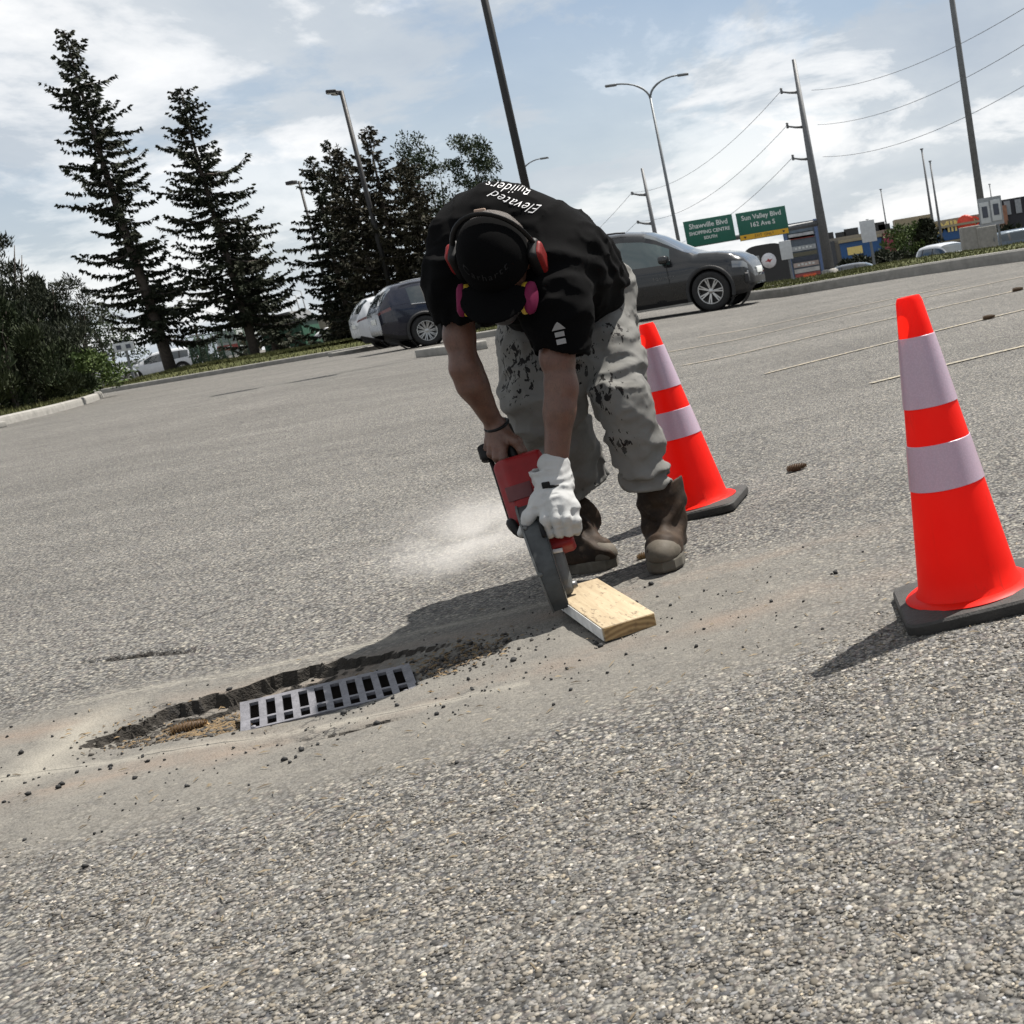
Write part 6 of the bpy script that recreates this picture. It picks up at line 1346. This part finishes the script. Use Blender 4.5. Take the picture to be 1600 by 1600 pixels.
# blade, guard, belt arm
R_b = .146; bm4 = Matrix.Identity(4)
for i in range(3): bm4[i][0] = t_[i]; bm4[i][1] = a_[i]; bm4[i][2] = n_[i]; bm4[i][3] = Bc[i]
bl = MB().lathe([(0, .002), (R_b, .002), (R_b, -.002), (0, -.002)], 64, bm4).build('blade', STEEL, saw, 30)
MB().lathe([(0, .016), (.018, .016), (.019, .012), (.036, .010), (.038, .003)], 24, bm4).build('blade_flange', STEEL, bl)
def arc(r0, r1, z0, z1, a0, a1, n=30):
    vs = []; fs = []
    for k in range(n+1):
        q = a0+(a1-a0)*k/n
        for r_, z_ in ((r0, z0), (r1, z0), (r1, z1), (r0, z1)): vs.append(bm4 @ Vector((r_*math.cos(q), r_*math.sin(q), z_)))
    for k in range(n):
        for q in range(4): fs.append((4*k+q, 4*k+4+q, 4*k+4+(q+1) % 4, 4*k+(q+1) % 4))
    fs += [(3, 2, 1, 0), (4*n, 4*n+1, 4*n+2, 4*n+3)]; return MB().add(vs, fs, False)
ga0, ga1 = rad(-74), rad(52); gm4 = bm4.copy(); gc_ = Bc-t_*.055
for i in range(3): gm4[i][3] = gc_[i]
def garc(r0, r1, z0, z1, a0=ga0, a1=ga1):
    vs = []; fs = []; n = 30
    for k in range(n+1):
        q = a0+(a1-a0)*k/n
        tp_ = 1-.42*max(0, (q-ga0)/(ga1-ga0)-.25)
        for r_, z_ in ((r0, z0*tp_), (r1, z0*tp_), (r1, z1*tp_), (r0, z1*tp_)): vs.append(gm4 @ Vector((r_*math.cos(q), r_*math.sin(q), z_)))
    for k in range(n):
        for q in range(4): fs.append((4*k+q, 4*k+4+q, 4*k+4+(q+1) % 4, 4*k+(q+1) % 4))
    fs += [(3, 2, 1, 0), (4*n, 4*n+1, 4*n+2, 4*n+3)]; return MB().add(vs, fs, False)
GLIP = pm('scuffed_guard_edge', (.15, .155, .15), .5, .4, .3, 30)
gu = garc(.196, .203, -.030, .026).build('blade_guard', GREYS, saw); garc(.10, .200, -.034, -.030).build('guard_face', GREYS, gu); garc(.120, .199, .026, .030).build('guard_face', GREYS, gu)
garc(.198, .207, -.036, -.030).build('guard_lip', GLIP, gu); garc(.150, .154, -.037, -.034).build('guard_rib', GLIP, gu)
for q in (-58, -20, 20): MB().lathe([(0, .004), (.006, .004), (.007, 0)], 6, Matrix.Translation(gm4 @ Vector((.204*math.cos(rad(q)), .204*math.sin(rad(q)), -.022))) @ Matrix([[t_[i]*0+a_[i], n_[i], t_[i]] for i in range(3)]).to_4x4()).build('guard_bolt', GLIP, gu)
MB().tube([Vector(gm4 @ Vector((.212*math.cos(rad(q)), .212*math.sin(rad(q)), .020))) for q in range(-70, -5, 8)], .006, 6).build('water_hose', BLK, gu)
def armf(P): return smin(cap(P, atn(860, 858, 3.275), atn(882, 918, 3.255), .034, .026), cap(P, atn(864, 862, 3.262), atn(880, 905, 3.245), .018, .014), .006)
ar = link('belt_arm', sdf_mesh('belt_arm', armf, atn(870, 885, 3.26)-.14, atn(870, 885, 3.26)+.14, .0045), pm('worn_grey_alloy', (.11, .115, .115), .5, .35, .3, 25), saw)
MB().tube([Vector(atn(846, 866, 3.238)), Vector(atn(862, 862, 3.232)), Vector(atn(879, 859, 3.238))], .0065, 6).build('white_clip', WHT, ar)
MB().lathe([(0, .012), (.010, .012), (.012, .0)], 6, Matrix.Translation(Vector(atn(882, 918, 3.255)+n_*.024)) @ bm4.to_3x3().to_4x4()).build('arm_bolt', STEEL, ar)
# put the roots at the base of their things (children keep their world places)
def reroot(t, loc):
    for c in t.children: c.matrix_parent_inverse = Matrix.Translation(-Vector(loc))
    t.location = loc
reroot(man, MANROOT); reroot(saw, Vector((gS.x, gS.y, gS.z)))
# ================================================================ saw dust in the air
def dust_mat():
    m = bpy.data.materials.new('saw_dust_haze'); m.use_nodes = True; t = m.node_tree; t.nodes.clear(); o = t.nodes.new('ShaderNodeOutputMaterial'); v = t.nodes.new('ShaderNodeVolumePrincipled'); v.inputs['Color'].default_value = (.98, .955, .92, 1); v.inputs['Anisotropy'].default_value = .25
    tc_ = t.nodes.new('ShaderNodeTexCoord'); ln = t.nodes.new('ShaderNodeVectorMath'); ln.operation = 'LENGTH'; t.links.new(tc_.outputs['Object'], ln.inputs[0])
    rp = t.nodes.new('ShaderNodeMapRange'); rp.inputs[1].default_value = .0; rp.inputs[2].default_value = 1.; rp.inputs[3].default_value = 1.; rp.inputs[4].default_value = 0.; rp.interpolation_type = 'SMOOTHSTEP'; t.links.new(ln.outputs['Value'], rp.inputs[0])
    ns = t.nodes.new('ShaderNodeTexNoise'); ns.inputs['Scale'].default_value = 2.1; ns.inputs['Detail'].default_value = 6; ns.inputs['Distortion'].default_value = .8; t.links.new(tc_.outputs['Object'], ns.inputs['Vector'])
    cr = t.nodes.new('ShaderNodeMapRange'); cr.inputs[1].default_value = .40; cr.inputs[2].default_value = .74; cr.inputs[3].default_value = 0; cr.inputs[4].default_value = 1.; t.links.new(ns.outputs[0], cr.inputs[0])
    mu = t.nodes.new('ShaderNodeMath'); mu.operation = 'MULTIPLY'; t.links.new(rp.outputs[0], mu.inputs[0]); t.links.new(cr.outputs[0], mu.inputs[1]); m2 = t.nodes.new('ShaderNodeMath'); m2.operation = 'MULTIPLY'; m2.inputs[1].default_value = 14.; sx = t.nodes.new('ShaderNodeSeparateXYZ'); t.links.new(tc_.outputs['Object'], sx.inputs[0]); gr = t.nodes.new('ShaderNodeMapRange'); gr.inputs[1].default_value = -.5; gr.inputs[2].default_value = .8; gr.inputs[3].default_value = .05; gr.inputs[4].default_value = 1.; t.links.new(sx.outputs[0], gr.inputs[0]); m3_ = t.nodes.new('ShaderNodeMath'); m3_.operation = 'MULTIPLY'; t.links.new(mu.outputs[0], m3_.inputs[0]); t.links.new(gr.outputs[0], m3_.inputs[1]); t.links.new(m3_.outputs[0], m2.inputs[0])
    t.links.new(m2.outputs[0], v.inputs['Density']); t.links.new(v.outputs[0], o.inputs['Volume']); return m
dp = at(712, 846, 4.12); bm = bmesh.new(); bmesh.ops.create_icosphere(bm, subdivisions=3, radius=1.0); dme = bpy.data.meshes.new('dust_cloud'); bm.to_mesh(dme); bm.free()
du = link('dust_cloud', dme, dust_mat()); du.location = dp; du.scale = (.56, .36, .20); du.rotation_euler = (0, rad(-4), rad(8)); struct(du, 'stuff')
